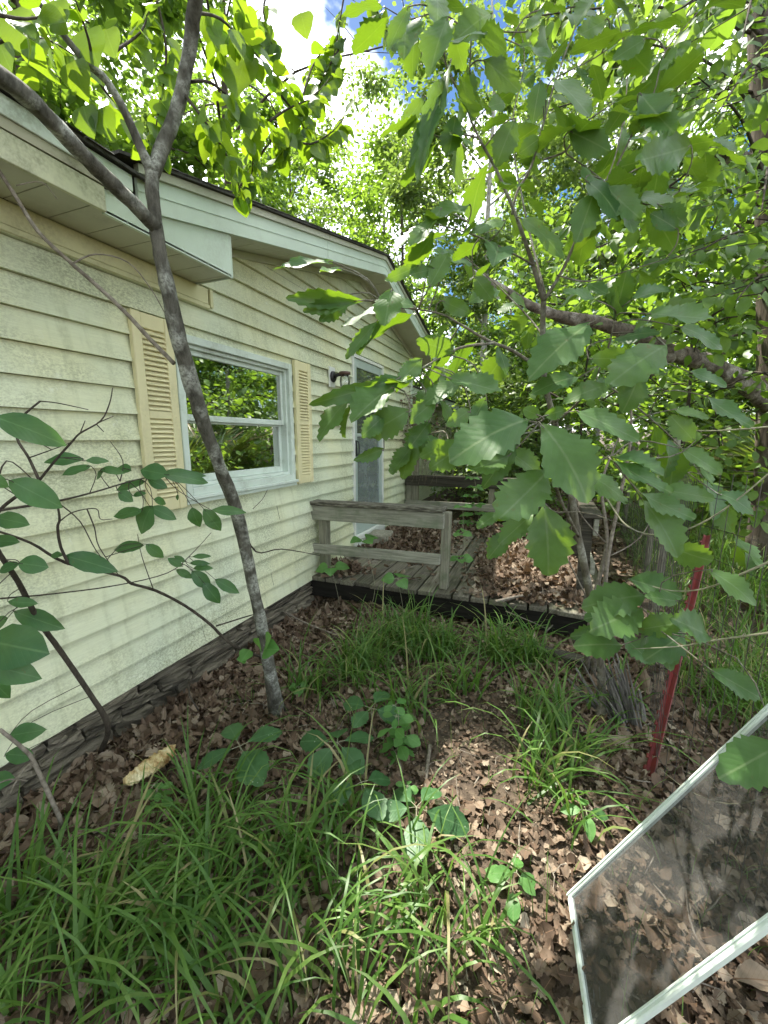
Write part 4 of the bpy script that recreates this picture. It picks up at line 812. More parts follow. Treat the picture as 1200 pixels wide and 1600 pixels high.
    big = (((1.957,1.104,0.047),(1.802,0.970,0.004),1.05,up), ((1.984,1.112,0.033),(2.116,1.029,-0.100),1.05,up), ((2.006,1.132,-0.082),(1.899,0.990,-0.205),1.0,up), ((2.002,1.146,-0.168),(2.038,1.094,-0.345),1.0,up), ((2.063,1.238,0.072),(2.216,1.197,0.005),.85,up), ((1.798,1.119,-0.008),(1.728,1.057,-0.077),1.1,dn),
        ((1.911,1.102,-0.043),(1.822,1.004,-0.087),1.0,up), ((1.901,1.154,-0.034),(1.997,1.160,-0.082),1.0,up), ((1.924,1.114,-0.008),(1.863,1.068,-0.123),.7,dn), ((1.979,1.207,-0.202),(1.893,1.157,-0.290),.9,up), ((1.921,1.227,-0.266),(1.857,1.188,-0.339),.9,up), ((1.883,1.222,-0.211),(1.825,1.191,-0.256),.9,up), ((1.981,1.093,0.053),(1.941,1.081,0.069),1.2,dn), ((1.988,1.118,0.054),(2.035,1.139,0.070),1.2,dn),
        ((2.100,1.502,0.352),(1.948,1.332,0.229),.85,up), ((2.245,1.472,0.357),(2.404,1.440,0.320),.95,up), ((2.315,1.539,0.277),(2.166,1.387,0.186),.95,up), ((2.258,1.558,0.208),(2.233,1.505,0.098),1.1,dn), ((2.390,1.564,-0.030),(2.506,1.541,-0.101),1.0,up), ((2.338,1.519,-0.159),(2.474,1.482,-0.169),1.0,up), ((2.285,1.471,-0.186),(2.402,1.403,-0.324),.9,up), ((2.451,1.618,0.133),(2.563,1.587,0.025),.8,up), ((2.176,1.366,-0.060),(2.317,1.315,-0.156),.6,up), ((2.382,1.556,-0.340),(2.519,1.543,-0.403),.9,dn), ((2.272,1.438,-0.162),(2.405,1.420,-0.238),.9,up),
        ((2.381,1.769,-0.647),(2.189,1.577,-0.687),1.0,up), ((2.330,1.772,-0.813),(2.190,1.670,-0.774),1.0,up), ((2.358,1.744,-0.733),(2.525,1.714,-0.657),.9,up), ((2.527,1.757,-0.722),(2.386,1.635,-0.790),1.1,up), ((2.521,1.484,-0.714),(2.658,1.471,-0.777),.9,up), ((2.567,1.171,-0.733),(2.427,1.055,-0.769),1.1,up), ((2.396,1.784,-0.598),(2.205,1.657,-0.591),.9,up), ((2.323,1.767,-0.537),(2.500,1.725,-0.549),.9,up), ((2.481,1.711,-0.584),(2.371,1.673,-0.561),1.0,up), ((2.558,1.617,-0.662),(2.417,1.524,-0.577),1.0,up),
        ((2.117,1.487,0.410),(2.016,1.453,0.439),.9,up), ((2.212,1.559,0.420),(2.321,1.577,0.467),.8,up), ((2.356,1.600,0.342),(2.483,1.574,0.289),.8,up), ((2.081,1.485,0.189),(1.969,1.386,0.181),.8,up), ((2.185,1.522,0.169),(2.054,1.422,0.144),.7,up), ((2.360,1.575,0.089),(2.459,1.566,0.067),.8,up), ((2.105,1.506,0.248),(2.251,1.540,0.244),.9,dn), ((2.399,1.613,0.208),(2.515,1.628,0.166),.9,up), ((2.432,1.584,-0.010),(2.361,1.571,0.069),1.0,dn), ((2.508,1.583,-0.169),(2.617,1.565,-0.200),1.0,up), ((2.495,1.532,-0.407),(2.609,1.460,-0.449),.8,up),
        # left tier in front of the gable
        ((1.550,1.215,0.427),(1.551,1.151,0.319),1.3,up), ((1.462,1.174,0.394),(1.308,1.109,0.366),.4,dn), ((1.412,1.216,0.429),(1.336,1.170,0.343),1.0,dn), ((1.471,1.200,0.400),(1.275,1.080,0.396),.35,dn), ((1.386,1.165,0.504),(1.254,1.055,0.479),.55,up), ((1.413,1.172,0.485),(1.381,1.098,0.448),.9,up), ((1.498,1.235,0.353),(1.415,1.180,0.238),.45,dn), ((1.564,1.170,0.165),(1.416,1.011,0.091),.32,dn), ((1.574,1.170,0.147),(1.498,1.040,0.077),1.0,up), ((1.589,1.181,0.174),(1.514,1.121,0.126),.9,dn), ((1.632,1.265,0.238),(1.575,1.195,0.158),.9,dn), ((1.621,1.176,0.082),(1.521,1.102,0.009),1.0,dn), ((1.553,1.146,0.064),(1.513,1.076,0.005),1.0,dn), ((1.541,1.178,-0.029),(1.492,1.098,-0.064),.6,dn), ((1.676,1.258,0.114),(1.617,1.190,0.047),1.0,dn), ((1.745,1.294,0.162),(1.666,1.204,0.137),.9,up), ((1.719,1.232,0.174),(1.875,1.229,0.128),.9,up), ((1.777,1.292,0.086),(1.724,1.229,0.037),1.0,dn), ((1.649,1.290,0.050),(1.597,1.255,-0.030),1.0,dn), ((1.721,1.303,0.258),(1.635,1.218,0.275),.9,dn), ((1.604,1.283,0.391),(1.540,1.231,0.419),1.0,up), ((1.662,1.367,0.427),(1.749,1.393,0.387),1.0,dn), ((1.636,1.307,0.448),(1.684,1.345,0.553),.9,dn), ((1.709,1.302,-0.010),(1.642,1.245,-0.059),1.0,dn), ((1.812,1.369,0.129),(1.771,1.336,0.040),.9,dn),
        # upper tiers
        ((1.667,1.345,1.153),(1.631,1.272,1.017),.9,up), ((1.669,1.386,1.081),(1.596,1.293,0.742),.28,dn), ((1.650,1.359,0.980),(1.576,1.294,0.788),.45,dn), ((1.679,1.422,0.963),(1.666,1.391,0.826),.95,dn), ((1.606,1.342,0.980),(1.542,1.302,0.897),.6,dn), ((1.711,1.460,1.097),(1.706,1.438,0.992),.8,dn), ((1.746,1.479,1.126),(1.844,1.469,1.043),.9,dn), ((1.836,1.587,1.220),(1.934,1.590,1.153),.7,up), ((1.946,1.610,1.117),(2.064,1.575,0.979),.95,up), ((1.908,1.594,1.111),(1.897,1.549,1.010),.8,up), ((2.003,1.601,0.952),(2.127,1.614,0.885),1.0,dn), ((2.349,1.666,0.872),(2.177,1.551,0.795),.9,dn), ((2.194,1.636,1.030),(2.290,1.611,0.875),.9,dn), ((2.060,1.594,0.800),(2.184,1.567,0.693),.95,up), ((2.087,1.597,0.764),(2.053,1.557,0.625),1.0,dn), ((2.117,1.613,0.784),(2.224,1.610,0.664),.9,dn), ((1.869,1.557,0.711),(2.029,1.545,0.605),.7,up), ((1.727,1.449,0.724),(1.627,1.341,0.649),1.0,up), ((1.657,1.360,0.687),(1.586,1.270,0.531),.55,up), ((1.833,1.481,0.675),(1.745,1.397,0.644),.8,up), ((1.841,1.545,0.992),(1.801,1.509,0.883),1.0,dn), ((1.917,1.625,0.968),(1.861,1.595,0.927),1.2,dn), ((2.281,1.665,0.724),(2.363,1.664,0.664),.9,dn), ((2.342,1.674,0.645),(2.263,1.655,0.704),.9,dn), ((2.093,1.702,1.300),(2.003,1.656,1.240),.9,dn), ((1.565,1.311,1.185),(1.515,1.269,1.071),.7,dn), ((1.764,1.513,1.269),(1.689,1.413,1.181),.9,dn), ((1.764,1.459,0.983),(1.825,1.490,1.021),.9,dn), ((1.852,1.601,1.260),(1.904,1.633,1.320),.9,up), ((2.210,1.736,1.240),(2.120,1.690,1.181),.9,dn), ((1.741,1.471,0.525),(1.805,1.480,0.443),.9,dn), ((1.605,1.307,0.515),(1.509,1.261,0.467),.6,dn), ((1.650,1.323,0.506),(1.579,1.292,0.487),.9,dn))
    for b, e, w, f in big: lv.between(b, e, f, w)
    stalks([(b,e) for b, e, w, f in big], trunk, wood, .0016); obj('trunk', wood, M['bark_oak'], t, True)
    for k, (p, r_) in enumerate(trunk[1:]):
        if k in (8,10): continue
        along(lv, p, .145, .052 if k > 11 else .09, .6, .35, 70+k, .3, .3, (.1,-.35,.9))
    lv.build('foliage', M['oak_leaf'], t)
oak_sapling()

def canes():
    t = thing('briar_cane', 'thin pale cane looping across the wire fence at right', 'cane', (2.152,2.084,-0.247))
    obj('stem', twig_mesh([([(2.142,2.173,-0.045),(2.262,1.903,-0.272),(2.322,1.804,-0.342),(2.401,1.725,-0.346),(2.473,1.654,-0.299),(2.548,1.591,-0.208),(2.653,1.552,-0.055)], [.004,.0022])], 5), M['cane'], t, True)
    t = thing('briar_cane', 'pale twig sagging over the red post from the right edge', 'cane', (2.393,1.895,-0.584))
    obj('stem', twig_mesh([([(2.370,1.783,-0.552),(2.457,1.709,-0.545),(2.527,1.636,-0.502),(2.581,1.562,-0.427),(2.671,1.507,-0.330)], [.0015,.004]), ([(2.581,1.561,-0.431),(2.566,1.562,-0.397)], [.0015,.001])], 5), M['cane'], t, True)
    t = thing('briar_cane', 'nearly level pale twig below the dead limb at right edge', 'cane', (2.376,1.904,0.066))
    obj('stem', twig_mesh([([(2.371,1.902,0.066),(2.485,1.830,0.030),(2.574,1.755,0.028),(2.701,1.698,0.042)], [.0012,.0035])], 5), M['cane'], t, True)
    t = thing('briar_cane', 'pale bare twig in front of the lower oak leaves', 'cane', (2.363,1.733,-0.801))
    obj('stem', twig_mesh([([(2.347,1.676,-0.778),(2.475,1.628,-0.719),(2.558,1.565,-0.649),(2.685,1.470,-0.549)], [.0012,.004])], 5), M['cane'], t, True)
    t = thing('briar_cane', 'thin twig curving across the top of the leaning panel', 'cane', (2.512,1.599,-1.236))
    obj('stem', twig_mesh([([(2.485,1.693,-1.258),(2.517,1.552,-1.202),(2.529,1.363,-1.078),(2.546,1.229,-0.957),(2.595,1.163,-0.832)], [.001,.002])], 5), M['cane'], t, True)
canes()

def stump():
    t = thing('tree_stump', 'splintered grey stump fragment standing behind the red post', 'stump', (2.508,2.293,-1.520))
    mb = MB(); r = random.Random(9); a = Vector((2.534,2.293,-1.550)); 
    for i in range(34):
        o = Vector((r.gauss(0,.035),r.gauss(0,.03),0)); top = a + o*2.0 + Vector((-.10+r.gauss(0,.03), .10, r.uniform(.18,.42))); w = r.uniform(.006,.016)
        mb.tube([a+o, (a+o).lerp(top,.5)+Vector((r.gauss(0,.008),0,0)), top], [w,w*.9,w*.35], 5, True, .3, i)
    obj('splinters', mb, M['grey_wood'], t)
stump()

def grey_stems():
    t = thing('dead_shrub', 'clump of grey dead stems beside the oak sapling at the deck corner', 'dead shrub', (2.365,2.747,-1.520))
    obj('stem', twig_mesh([([(2.366,2.749,-1.530),(2.373,2.670,-1.049),(2.387,2.741,-0.706),(2.430,2.824,-0.363),(2.460,2.847,-0.019),(2.434,2.831,0.238)], [.016,.006]), ([(2.332,2.790,-1.530),(2.323,2.709,-1.031),(2.383,2.806,-0.642),(2.324,2.797,-0.286),(2.381,2.863,-0.057)], [.018,.005]), ([(2.323,2.709,-1.031),(2.214,2.652,-0.820),(2.132,2.649,-0.668)], [.006,.002]), ([(2.430,2.824,-0.363),(2.280,2.734,-0.243),(2.099,2.613,-0.220)], [.005,.0015]), ([(2.387,2.741,-0.706),(2.560,2.831,-0.591),(2.687,2.932,-0.324)], [.005,.0015]), ([(2.383,2.806,-0.642),(2.187,2.722,-0.401),(2.188,2.773,-0.134)], [.005,.0015])], 7, .2), M['stick'], t, True)
grey_stems()
def dry_vine():
    t = thing('dry_vine', 'tangle of dry brown vine hanging on the far porch post', 'vine', (.2,5.95,-1.27))
    mb = MB(); r = random.Random(12)
    for i in range(110):
        p = Vector((.17+r.gauss(0,.10), 5.95+r.gauss(0,.10), r.uniform(-.25,.62))); pts = [p]; d = Vector((r.gauss(0,1),r.gauss(0,1),r.gauss(-.3,.8))).normalized()
        for k in range(6): d = (d + Vector((r.gauss(0,.7),r.gauss(0,.7),r.gauss(-.12,.6)))).normalized(); pts.append(pts[-1] + d*r.uniform(.05,.12)); 
        for q in pts: q.x = min(max(q.x,-.0), .75)
        mb.tube(pts, .0028, 4, False)
    for i in range(10):
        x = .2 + r.uniform(0,.35); mb.tube([(x,5.9,r.uniform(-.2,.3)),(x+r.gauss(0,.04),5.9,-.4),(x+r.gauss(0,.06),5.9,r.uniform(-.75,-.5))], .002, 4, False)
    obj('stem', mb, M['dryvine'], t)
    lv = Leaves(P_WOOD); n = 320; P = np.stack([rng.normal(.25,.14,n), rng.normal(5.9,.12,n), rng.uniform(-.3,.6,n)], 1); lv.many(P, rand_dirs(n,rng), rand_dirs(n,rng), rng.uniform(.03,.06,n)); lv.build('foliage', M['dead'], t)
dry_vine()

# ------------------------------------------------------------------ ground plants
def seedling(label, c, leaves, mat, protos, size, h, seed, tier=1, cat='seedling', name='seedling'):
    t = thing(name, label, cat, c); r = random.Random(seed); c = Vector(c); lv = Leaves(protos); st = MB()
    for k in range(tier):
        z = h*(k+1)/tier; top = c + Vector((r.gauss(0,.01)*k, r.gauss(0,.01)*k, z)); 
        for i in range(leaves):
            g = 2*PI*i/leaves + k*.9 + seed; ax = Vector((math.cos(g),math.sin(g),r.uniform(-.25,.15))); sz = size*r.uniform(.8,1.15)*(1 if tier == 1 else (1.1-.45*k/tier)); q = top + ax*sz*.25
            st.tube([top, q], .0015, 4, False); lv.one(np.array(q), np.array(ax), np.array((r.gauss(0,.2),r.gauss(-.45,.2),1.0)), sz, r.uniform(.95,1.15))
    b0 = c + Vector((r.uniform(-.12,.12)*h*2, r.uniform(-.1,.1)*h*2, -.03)); st.tube(smooth_path([b0, b0.lerp(c,.6)+Vector((r.gauss(0,.06)*h,r.gauss(0,.06)*h,h*.35)), c + Vector((0,0,h))],[.0022,.0016],5)[0], .0018, 5, False); obj('stem', st, M['cane'], t); lv.build('foliage', mat, t)
seedling('broad spotted seedling leaves left of the bare patch, nearest the foundation', (0.818,1.274,-1.500), 4, M['seed_leaf'], P_SEED, .175, .16, 1)
seedling('spotted seedling with a fan of leaves in the middle of the grass', (1.203,1.463,-1.500), 5, M['seed_leaf'], P_SEED, .155, .15, 2)
seedling('dark round-leaved seedling just behind the fan-leaved one', (1.256,1.727,-1.500), 4, M['seed_leaf'], P_SEED, .14, .16, 3)
seedling('low dark seedling in the centre of the grass below the nettle-like herb', (1.386,1.321,-1.500), 4, M['seed_leaf'], P_SEED, .135, .13, 4)
seedling('dark seedling with two big leaves beside the bare soil patch', (1.619,1.321,-1.500), 5, M['seed_leaf'], P_SEED, .145, .10, 5)
seedling('small pale green herb with paired toothed leaves by the bare soil', (1.428,1.654,-1.500), 4, M['herb_leaf'], P_SEED, .075, .24, 6, 6, 'herb', 'green_herb')
seedling('small pale herb shoot between the dark seedlings', (1.548,1.417,-1.500), 4, M['herb_leaf'], P_SEED, .045, .09, 7, 2, 'herb', 'green_herb')
seedling('three-leaved seedling between the red post and the grass', (2.228,1.544,-1.500), 4, M['herb_leaf'], P_SHR, .075, .10, 8)
seedling('pale clover-like seedling in the grass left of the leaning panel', (1.987,1.206,-1.500), 3, M['herb_leaf'], P_SHR, .075, .09, 9, 2)
seedling('tiny round-leaved seedling at the foot of the leaning trunk', (0.719,1.892,-1.500), 4, M['herb_leaf'], P_RED, .055, .05, 10)
seedling('small weed on dead leaves beside the yellow rock chunk', (0.602,1.031,-1.500), 4, M['herb_leaf'], P_SEED, .05, .12, 11, 3, 'herb', 'green_herb')
seedling('seedling with lobed leaves behind the front railing', (.55,3.22,-1.47), 4, M['herb_leaf'], P_RED, .125, .60, 12)
seedling('small seedling growing before the lower front rail', (.30,3.08,-1.47), 4, M['herb_leaf'], P_RED, .12, .36, 13)
seedling('seedling with one round leaf before the right front post', (.92,3.08,-1.47), 3, M['herb_leaf'], P_RED, .12, .33, 14)
seedling('bright leafy plant growing through the far deck railing', (1.1,5.7,-1.27), 6, M['herb_leaf'], P_SHR, .14, .75, 15, 6, 'plant', 'leafy_plant')
seedling('leafy shoot standing at the right end of the front railing', (1.36,3.5,-1.27), 4, M['herb_leaf'], P_RED, .09, .70, 16, 3, 'plant', 'leafy_plant')
def curled_leaf():
    t = thing('dry_leaf', 'big curled brown dry leaves caught at the foot of the oak sapling', 'dry leaves', (2.344,1.928,-1.500))
    lv = Leaves([blade(15, .42, 6, .2, .45, .7, .06, 31, .5), blade(15, .42, 6, .2, -.5, -.6, .06, 32, .5)])
    for b, e in (((2.346,2.088,-1.471),(2.411,1.984,-1.577),), ((2.374,2.102,-1.455),(2.474,2.070,-1.542),), ((2.332,2.080,-1.486),(2.279,1.974,-1.648),), ((2.358,2.056,-1.495),(2.359,1.950,-1.652),)): lv.between(b, e, (.2,-.9,.4), 1.2)
    lv.build('leaf_blades', M['dead'], t)
curled_leaf()
def stick(label, pts, r0):
    o = obj('fallen_stick', twig_mesh([(pts, [r0, r0*.6])], 6, .25), M['stick'], None, True); tag(o, label, 'stick')
stick('short stick lying at the left of the bare soil patch', [(1.559,1.754,-1.485),(1.580,1.632,-1.485),(1.610,1.481,-1.490)], .010)
stick('pale stick leaning on the deck edge at right', [(2.070,3.167,-1.460),(2.202,3.327,-1.350),(2.315,3.455,-1.250)], .006)
stick('forked pale twig before the dark deck edge', [(2.116,3.264,-1.470),(2.011,3.185,-1.400),(1.907,3.031,-1.300),(1.791,3.035,-1.270)], .005)
stick('stick lying across the deck boards', [(0.697,3.543,-1.262),(0.841,3.461,-1.262),(1.003,3.430,-1.262)], .006)
stick('long grey stick on the leaves between trunk and deck', [(-0.193,2.877,-1.460),(0.226,2.688,-1.460),(0.565,2.602,-1.470),(0.715,2.572,-1.480)], .008)
stick('thick stick half buried in the leaf pile on the deck', [(1.708,3.148,-1.250),(1.867,3.243,-1.220),(2.053,3.418,-1.220),(2.202,3.634,-1.220)], .014)

# ------------------------------------------------------------------ leaf litter
def litter():
    g = np.random.default_rng(5)
    def scatter(lv, x, y, z, s0, s1, tilt):
        n = len(x); ang = g.uniform(0,2*PI,n); ax = np.stack([np.cos(ang),np.sin(ang),g.normal(0,tilt,n)],1); nm = np.stack([g.normal(0,tilt,n),g.normal(0,tilt,n),np.ones(n)*g.choice([-1,1],n)],1)
        lv.many(np.stack([x,y,z],1), ax, nm, g.uniform(s0,s1,n), g.uniform(.8,1.3,n))
    lv = Leaves(P_DEAD)
    n = 15000; x = g.uniform(.02,3.6,n); y = g.uniform(.3,3.35,n); bare = ((x-1.84)/.36)**2+((y-1.92)/.44)**2; k = (bare > 1) | (g.random(n) < .12)
    x, y = x[k], y[k]; scatter(lv, x, y, gh(x,y)+g.uniform(.002,.03,len(x)), .024,.066,.24)
    n = 2600; x = np.abs(g.normal(0,.28,n))+.02; y = g.uniform(.6,3.2,n); scatter(lv, x, y, gh(x,y)+g.uniform(.003,.03,n), .035,.085,.4)
    n = 16000; x = g.uniform(.02,3.4,n); y = g.uniform(.35,3.3,n); bare = ((x-1.84)/.34)**2+((y-1.92)/.42)**2; k = (bare > 1) | (g.random(n) < .35); x, y = x[k], y[k]; n = len(x); scatter(lv, x, y, gh(x,y)+g.uniform(.0,.022,n), .010,.032,.5)
    n = 900; x = g.normal(1.86,.2,n); y = g.normal(1.95,.24,n); scatter(lv, x, y, gh(x,y)+.006, .012,.03,.3)
    n = 5000; x = g.uniform(2.4,9,n); y = g.uniform(1,14,n); scatter(lv, x, y, gh(x,y)+g.uniform(.002,.03,n), .07,.14,.35)
    n = 2500; x = g.uniform(-.4,6,n); y = g.uniform(6.3,16,n); scatter(lv, x, y, gh(x,y)+g.uniform(.002,.04,n), .08,.16,.35)
    tag(lv.build('leaf_litter', M['dead']), 'carpet of brown dead leaves over the forest soil', 'dead leaves', kind='stuff')
    lv = Leaves(P_DEAD)
    def pile(n, cx, cy, sx, sy, h, xmin, xmax, ymin, ymax, s0=.032, s1=.085):
        x = g.normal(cx,sx,n); y = g.normal(cy,sy,n); k = (x > xmin) & (x < xmax) & (y > ymin) & (y < ymax); x, y = x[k], y[k]
        top = h*np.exp(-((x-cx)/sx/1.4)**2-((y-cy)/sy/1.4)**2); scatter(lv, x, y, -1.262 + top*g.uniform(.35,1,len(x)) + g.uniform(0,.015,len(x)), s0,s1,.45)
    pile(4200, 1.95,4.0,.28,.55,.10, 1.38,2.42,3.24,5.9); pile(2600, .45,4.9,.35,.6,.08, .03,1.1,3.9,5.9); pile(900, 1.1,5.7,.6,.25,.10, .05,2.3,5.1,5.92); pile(420, .2,3.45,.12,.12,.03, .03,.5,3.24,3.8); pile(160, 1.2,4.2,.6,.6,.0, .05,2.3,3.24,5.9)
    # the heap's own body under the loose leaves
    tag(lv.build('fallen_leaves', M['dead']), 'heaps of pale brown fallen leaves drifted over the deck', 'dead leaves', kind='stuff')
litter()
def twig_litter():
    g = random.Random(77); mb = MB()
    for i in range(260):
        x, y = g.uniform(.05,3.2), g.uniform(.4,3.2)
        if i > 210: x, y = g.uniform(.1,2.3), g.uniform(3.3,5.8)
        z = (float(gh(x,y))+.02) if y < 3.25 else -1.255; a = g.uniform(0,6.28); L = g.uniform(.04,.2); p = Vector((x,y,z+g.uniform(0,.012))); d = Vector((math.cos(a),math.sin(a),g.uniform(-.08,.1)))*L
        mb.tube([p, p+d*.5+Vector((g.gauss(0,.012),g.gauss(0,.012),.005)), p+d], [g.uniform(.0015,.0038)]*2+[.001], 4, False, .2, i)
    tag(obj('twig_litter', mb, M['stick'], None, True), 'thin dead twigs scattered through the leaf litter', 'twigs', kind='stuff')
twig_litter()

# ------------------------------------------------------------------ grass
def blades(name, cx, cy, cz, n_per, Lr, wr, label, seed, spread=.03, lean=.5, up0=.28):
    g = np.random.default_rng(seed); m = len(cx); n = m*n_per; K = 7
    bx = np.repeat(cx,n_per)+g.normal(0,spread,n); by = np.repeat(cy,n_per)+g.normal(0,spread,n); bz = np.repeat(cz,n_per)-.01
    tl = np.repeat(g.uniform(.75,1.2,m),n_per); ta = np.repeat(g.uniform(0,2*PI,m),n_per)
    a = ta + g.normal(0,1.5,n); L = g.uniform(*Lr,n)*tl; w = g.uniform(*wr,n); th0 = np.abs(g.normal(.12,up0,n)); curv = g.uniform(.5,2.3,n)*lean*2
    s = np.linspace(0,1,K); th = th0[:,None]+curv[:,None]*s[None,:]**1.4; ds = L[:,None]/(K-1)
    hr = np.concatenate([np.zeros((n,1)), np.cumsum(np.sin(th[:,:-1])*ds,1)],1); hz = np.concatenate([np.zeros((n,1)), np.cumsum(np.cos(th[:,:-1])*ds,1)],1)
    wv = (w[:,None]*np.minimum(1,(1-s)**.6*1.25+.03))*.5; tw = g.normal(0,.5,n)
    ca, sa = np.cos(a), np.sin(a); px = bx[:,None]+ca[:,None]*hr; py = by[:,None]+sa[:,None]*hr; pz = bz[:,None]+hz
    sx = -np.sin(a+tw)[:,None]*wv; sy = np.cos(a+tw)[:,None]*wv
    V = np.stack([np.stack([px-sx,py-sy,pz],-1), np.stack([px+sx,py+sy,pz],-1)],2).reshape(-1,3)
    b0 = (np.arange(n)*K*2)[:,None] + (np.arange(K-1)*2)[None,:]; F = np.stack([b0,b0+1,b0+3,b0+2],-1).reshape(-1,4); UV = np.tile(np.stack([np.tile([0,1.],K), np.repeat(s,2)],1),(n,1))
    o = quads(name, V, F, UV, M['grass']); tag(o, label, 'grass', kind='stuff'); return o
def grass():
    g = np.random.default_rng(3); X = []; Y = []
    def patch(c, rx, ry, n, rot=0.0):
        a = g.uniform(0,2*PI,n); q = np.sqrt(g.uniform(0,1,n)); dx, dy = q*np.cos(a)*rx, q*np.sin(a)*ry; X.append(c[0]+dx*math.cos(rot)-dy*math.sin(rot)); Y.append(c[1]+dx*math.sin(rot)+dy*math.cos(rot))
    for c, rx, ry, n in (((0.764,0.546,-1.500),.28,.16,30), ((0.905,0.724,-1.500),.25,.20,34), ((1.233,0.912,-1.500),.22,.18,26), ((1.511,1.021,-1.500),.22,.2,13), ((1.797,1.092,-1.500),.2,.2,9), ((1.998,1.060,-1.500),.16,.2,7), ((1.439,0.719,-1.500),.4,.12,20), ((1.856,0.828,-1.500),.22,.1,7), ((0.844,1.063,-1.500),.16,.1,10),
        ((1.213,2.653,-1.500),.30,.18,52), ((0.948,2.238,-1.500),.16,.18,22), ((1.828,2.751,-1.500),.24,.10,26), ((0.765,1.910,-1.500),.12,.12,8), ((1.329,1.914,-1.500),.14,.12,8), ((1.531,2.278,-1.500),.12,.08,6), ((2.112,2.164,-1.500),.14,.16,9), ((2.192,1.868,-1.500),.10,.12,7), ((2.058,1.666,-1.500),.14,.10,8), ((1.944,1.462,-1.500),.1,.1,3), ((2.129,1.424,-1.500),.1,.1,6), ((1.426,1.204,-1.500),.18,.10,6), ((2.066,1.237,-1.500),.12,.14,6), ((2.438,2.347,-1.500),.1,.1,4)): patch(c, rx, ry, n)
    X = np.concatenate(X); Y = np.concatenate(Y); k = (X > .14) & (Y > .35); X, Y = X[k], Y[k]; q = g.random(len(X)) < 1.0*np.where((Y < 1.9), .62, 1.0)*~((X > 1.95) & (X < 2.45) & (Y < 1.45)); X, Y = X[q], Y[q]
    blades('grass', X, Y, gh(X,Y), 8, (.22,.54), (.0065,.015), 'tufts of long arching green sedge grass in the yard', 4, .04, .78, .42)
    n = 300; X = g.uniform(.3,3.4,n); Y = g.uniform(.5,3.1,n); blades('short_grass', X, Y, gh(X,Y), 4, (.06,.18), (.002,.004), 'sparse short grass blades among the dead leaves', 5)
    n = 900; X = g.uniform(2.9,8.5,n); Y = g.uniform(2.2,9.5,n); k = X > 2.75+.06*Y; X, Y = X[k], Y[k]; blades('meadow_grass', X, Y, gh(X,Y), 16, (.25,.6), (.005,.010), 'sunlit long grass beyond the wire fence', 6, .08)
grass()

# ------------------------------------------------------------------ woodland trees
def tree_geo(seed, H, cb, R, nleaf, ls, limbs=16, tr=.16, flat=.35, lean=(0,0), leafp=P_WOOD):
    g = np.random.default_rng(seed); r = random.Random(seed); wood = MB(); lv = Leaves(leafp)
    tp = []; tw = []; n = 8
    for i in range(n):
        f = i/(n-1); tp.append(Vector((lean[0]*f*f + r.gauss(0,.06)*f, lean[1]*f*f + r.gauss(0,.06)*f, H*.96*f - .2*(i == 0)))); tw.append(tr*(1-.82*f)*(1.35 if i == 0 else 1))
    p, w = smooth_path(tp, tw, 3); wood.tube(p, w, 9, True, .12, seed)
    cents = []; rads = []
    for k in range(limbs):
        f = cb/H + (1-cb/H)*(k+.5)/limbs; j = min(int(f*(len(p)-1)), len(p)-2); o = p[j]; a = k*2.4 + r.uniform(-.4,.4); prof = math.sin(PI*min(1, .18+.82*(1-(f-cb/H)/(1-cb/H+.01))))*.55 + .45
        L = R*prof*r.uniform(.75,1.15); rise = r.uniform(.1,.55); d = Vector((math.cos(a),math.sin(a),rise))
        q = [o, o + d*L*.4 + Vector((0,0,.05*L)), o + d*L*.75 + Vector((r.gauss(0,.1*L),r.gauss(0,.1*L),0)), o + d*L + Vector((0,0,-.12*L))]
        pp, ww = smooth_path(q, [w[j]*.42, w[j]*.28, w[j]*.16, .006], 3); wood.tube(pp, ww, 5, False)
        for s_ in range(7):
            ff = r.uniform(.3,1.0); b = pp[int(ff*(len(pp)-1))]; sd_ = Vector((r.gauss(0,1),r.gauss(0,1),r.gauss(.05,.35))).normalized(); e = b + sd_*L*r.uniform(.15,.42)
            wood.tube([b, b.lerp(e,.5)+Vector((0,0,.04)), e], [.010,.007,.003], 4, False)
            cents += [e, b.lerp(e,.6)]; rads += [r.uniform(.28,.55)]*2
    m = len(cents); per = max(4, nleaf//m); ce = np.repeat(np.array([tuple(c) for c in cents]), per, 0); ra = np.repeat(np.array(rads), per); off = g.normal(0,.55,(len(ce),3)); off[:,2] *= flat; P = ce + off*ra[:,None]
    out = off.copy(); out[:,2] = -.25; ax = out + g.normal(0,.45,out.shape); nm = np.stack([g.normal(0,.42,len(P)),g.normal(0,.42,len(P)),np.ones(len(P))],1)
    lv.many(P, ax, nm, g.uniform(.65,1.25,len(P))*ls, g.uniform(.85,1.25,len(P))); return wood, lv

def plant_tree(name, label, cat, loc, geo, bark, leaf, group=None, mask=None, rot=0.0, scale=1.0):
    wood, lv = geo; t = bpy.data.objects.new(name, None); link(t); tag(t, label, cat, group); t.location = loc; t.rotation_euler = (0,0,rot); t.scale = (scale,)*3
    if mask is not None: lv.keep(mask)
    a = obj('trunk', wood, M[bark], None, True); a.parent = t; b = lv.build('crown', M[leaf]); b.parent = t; return t

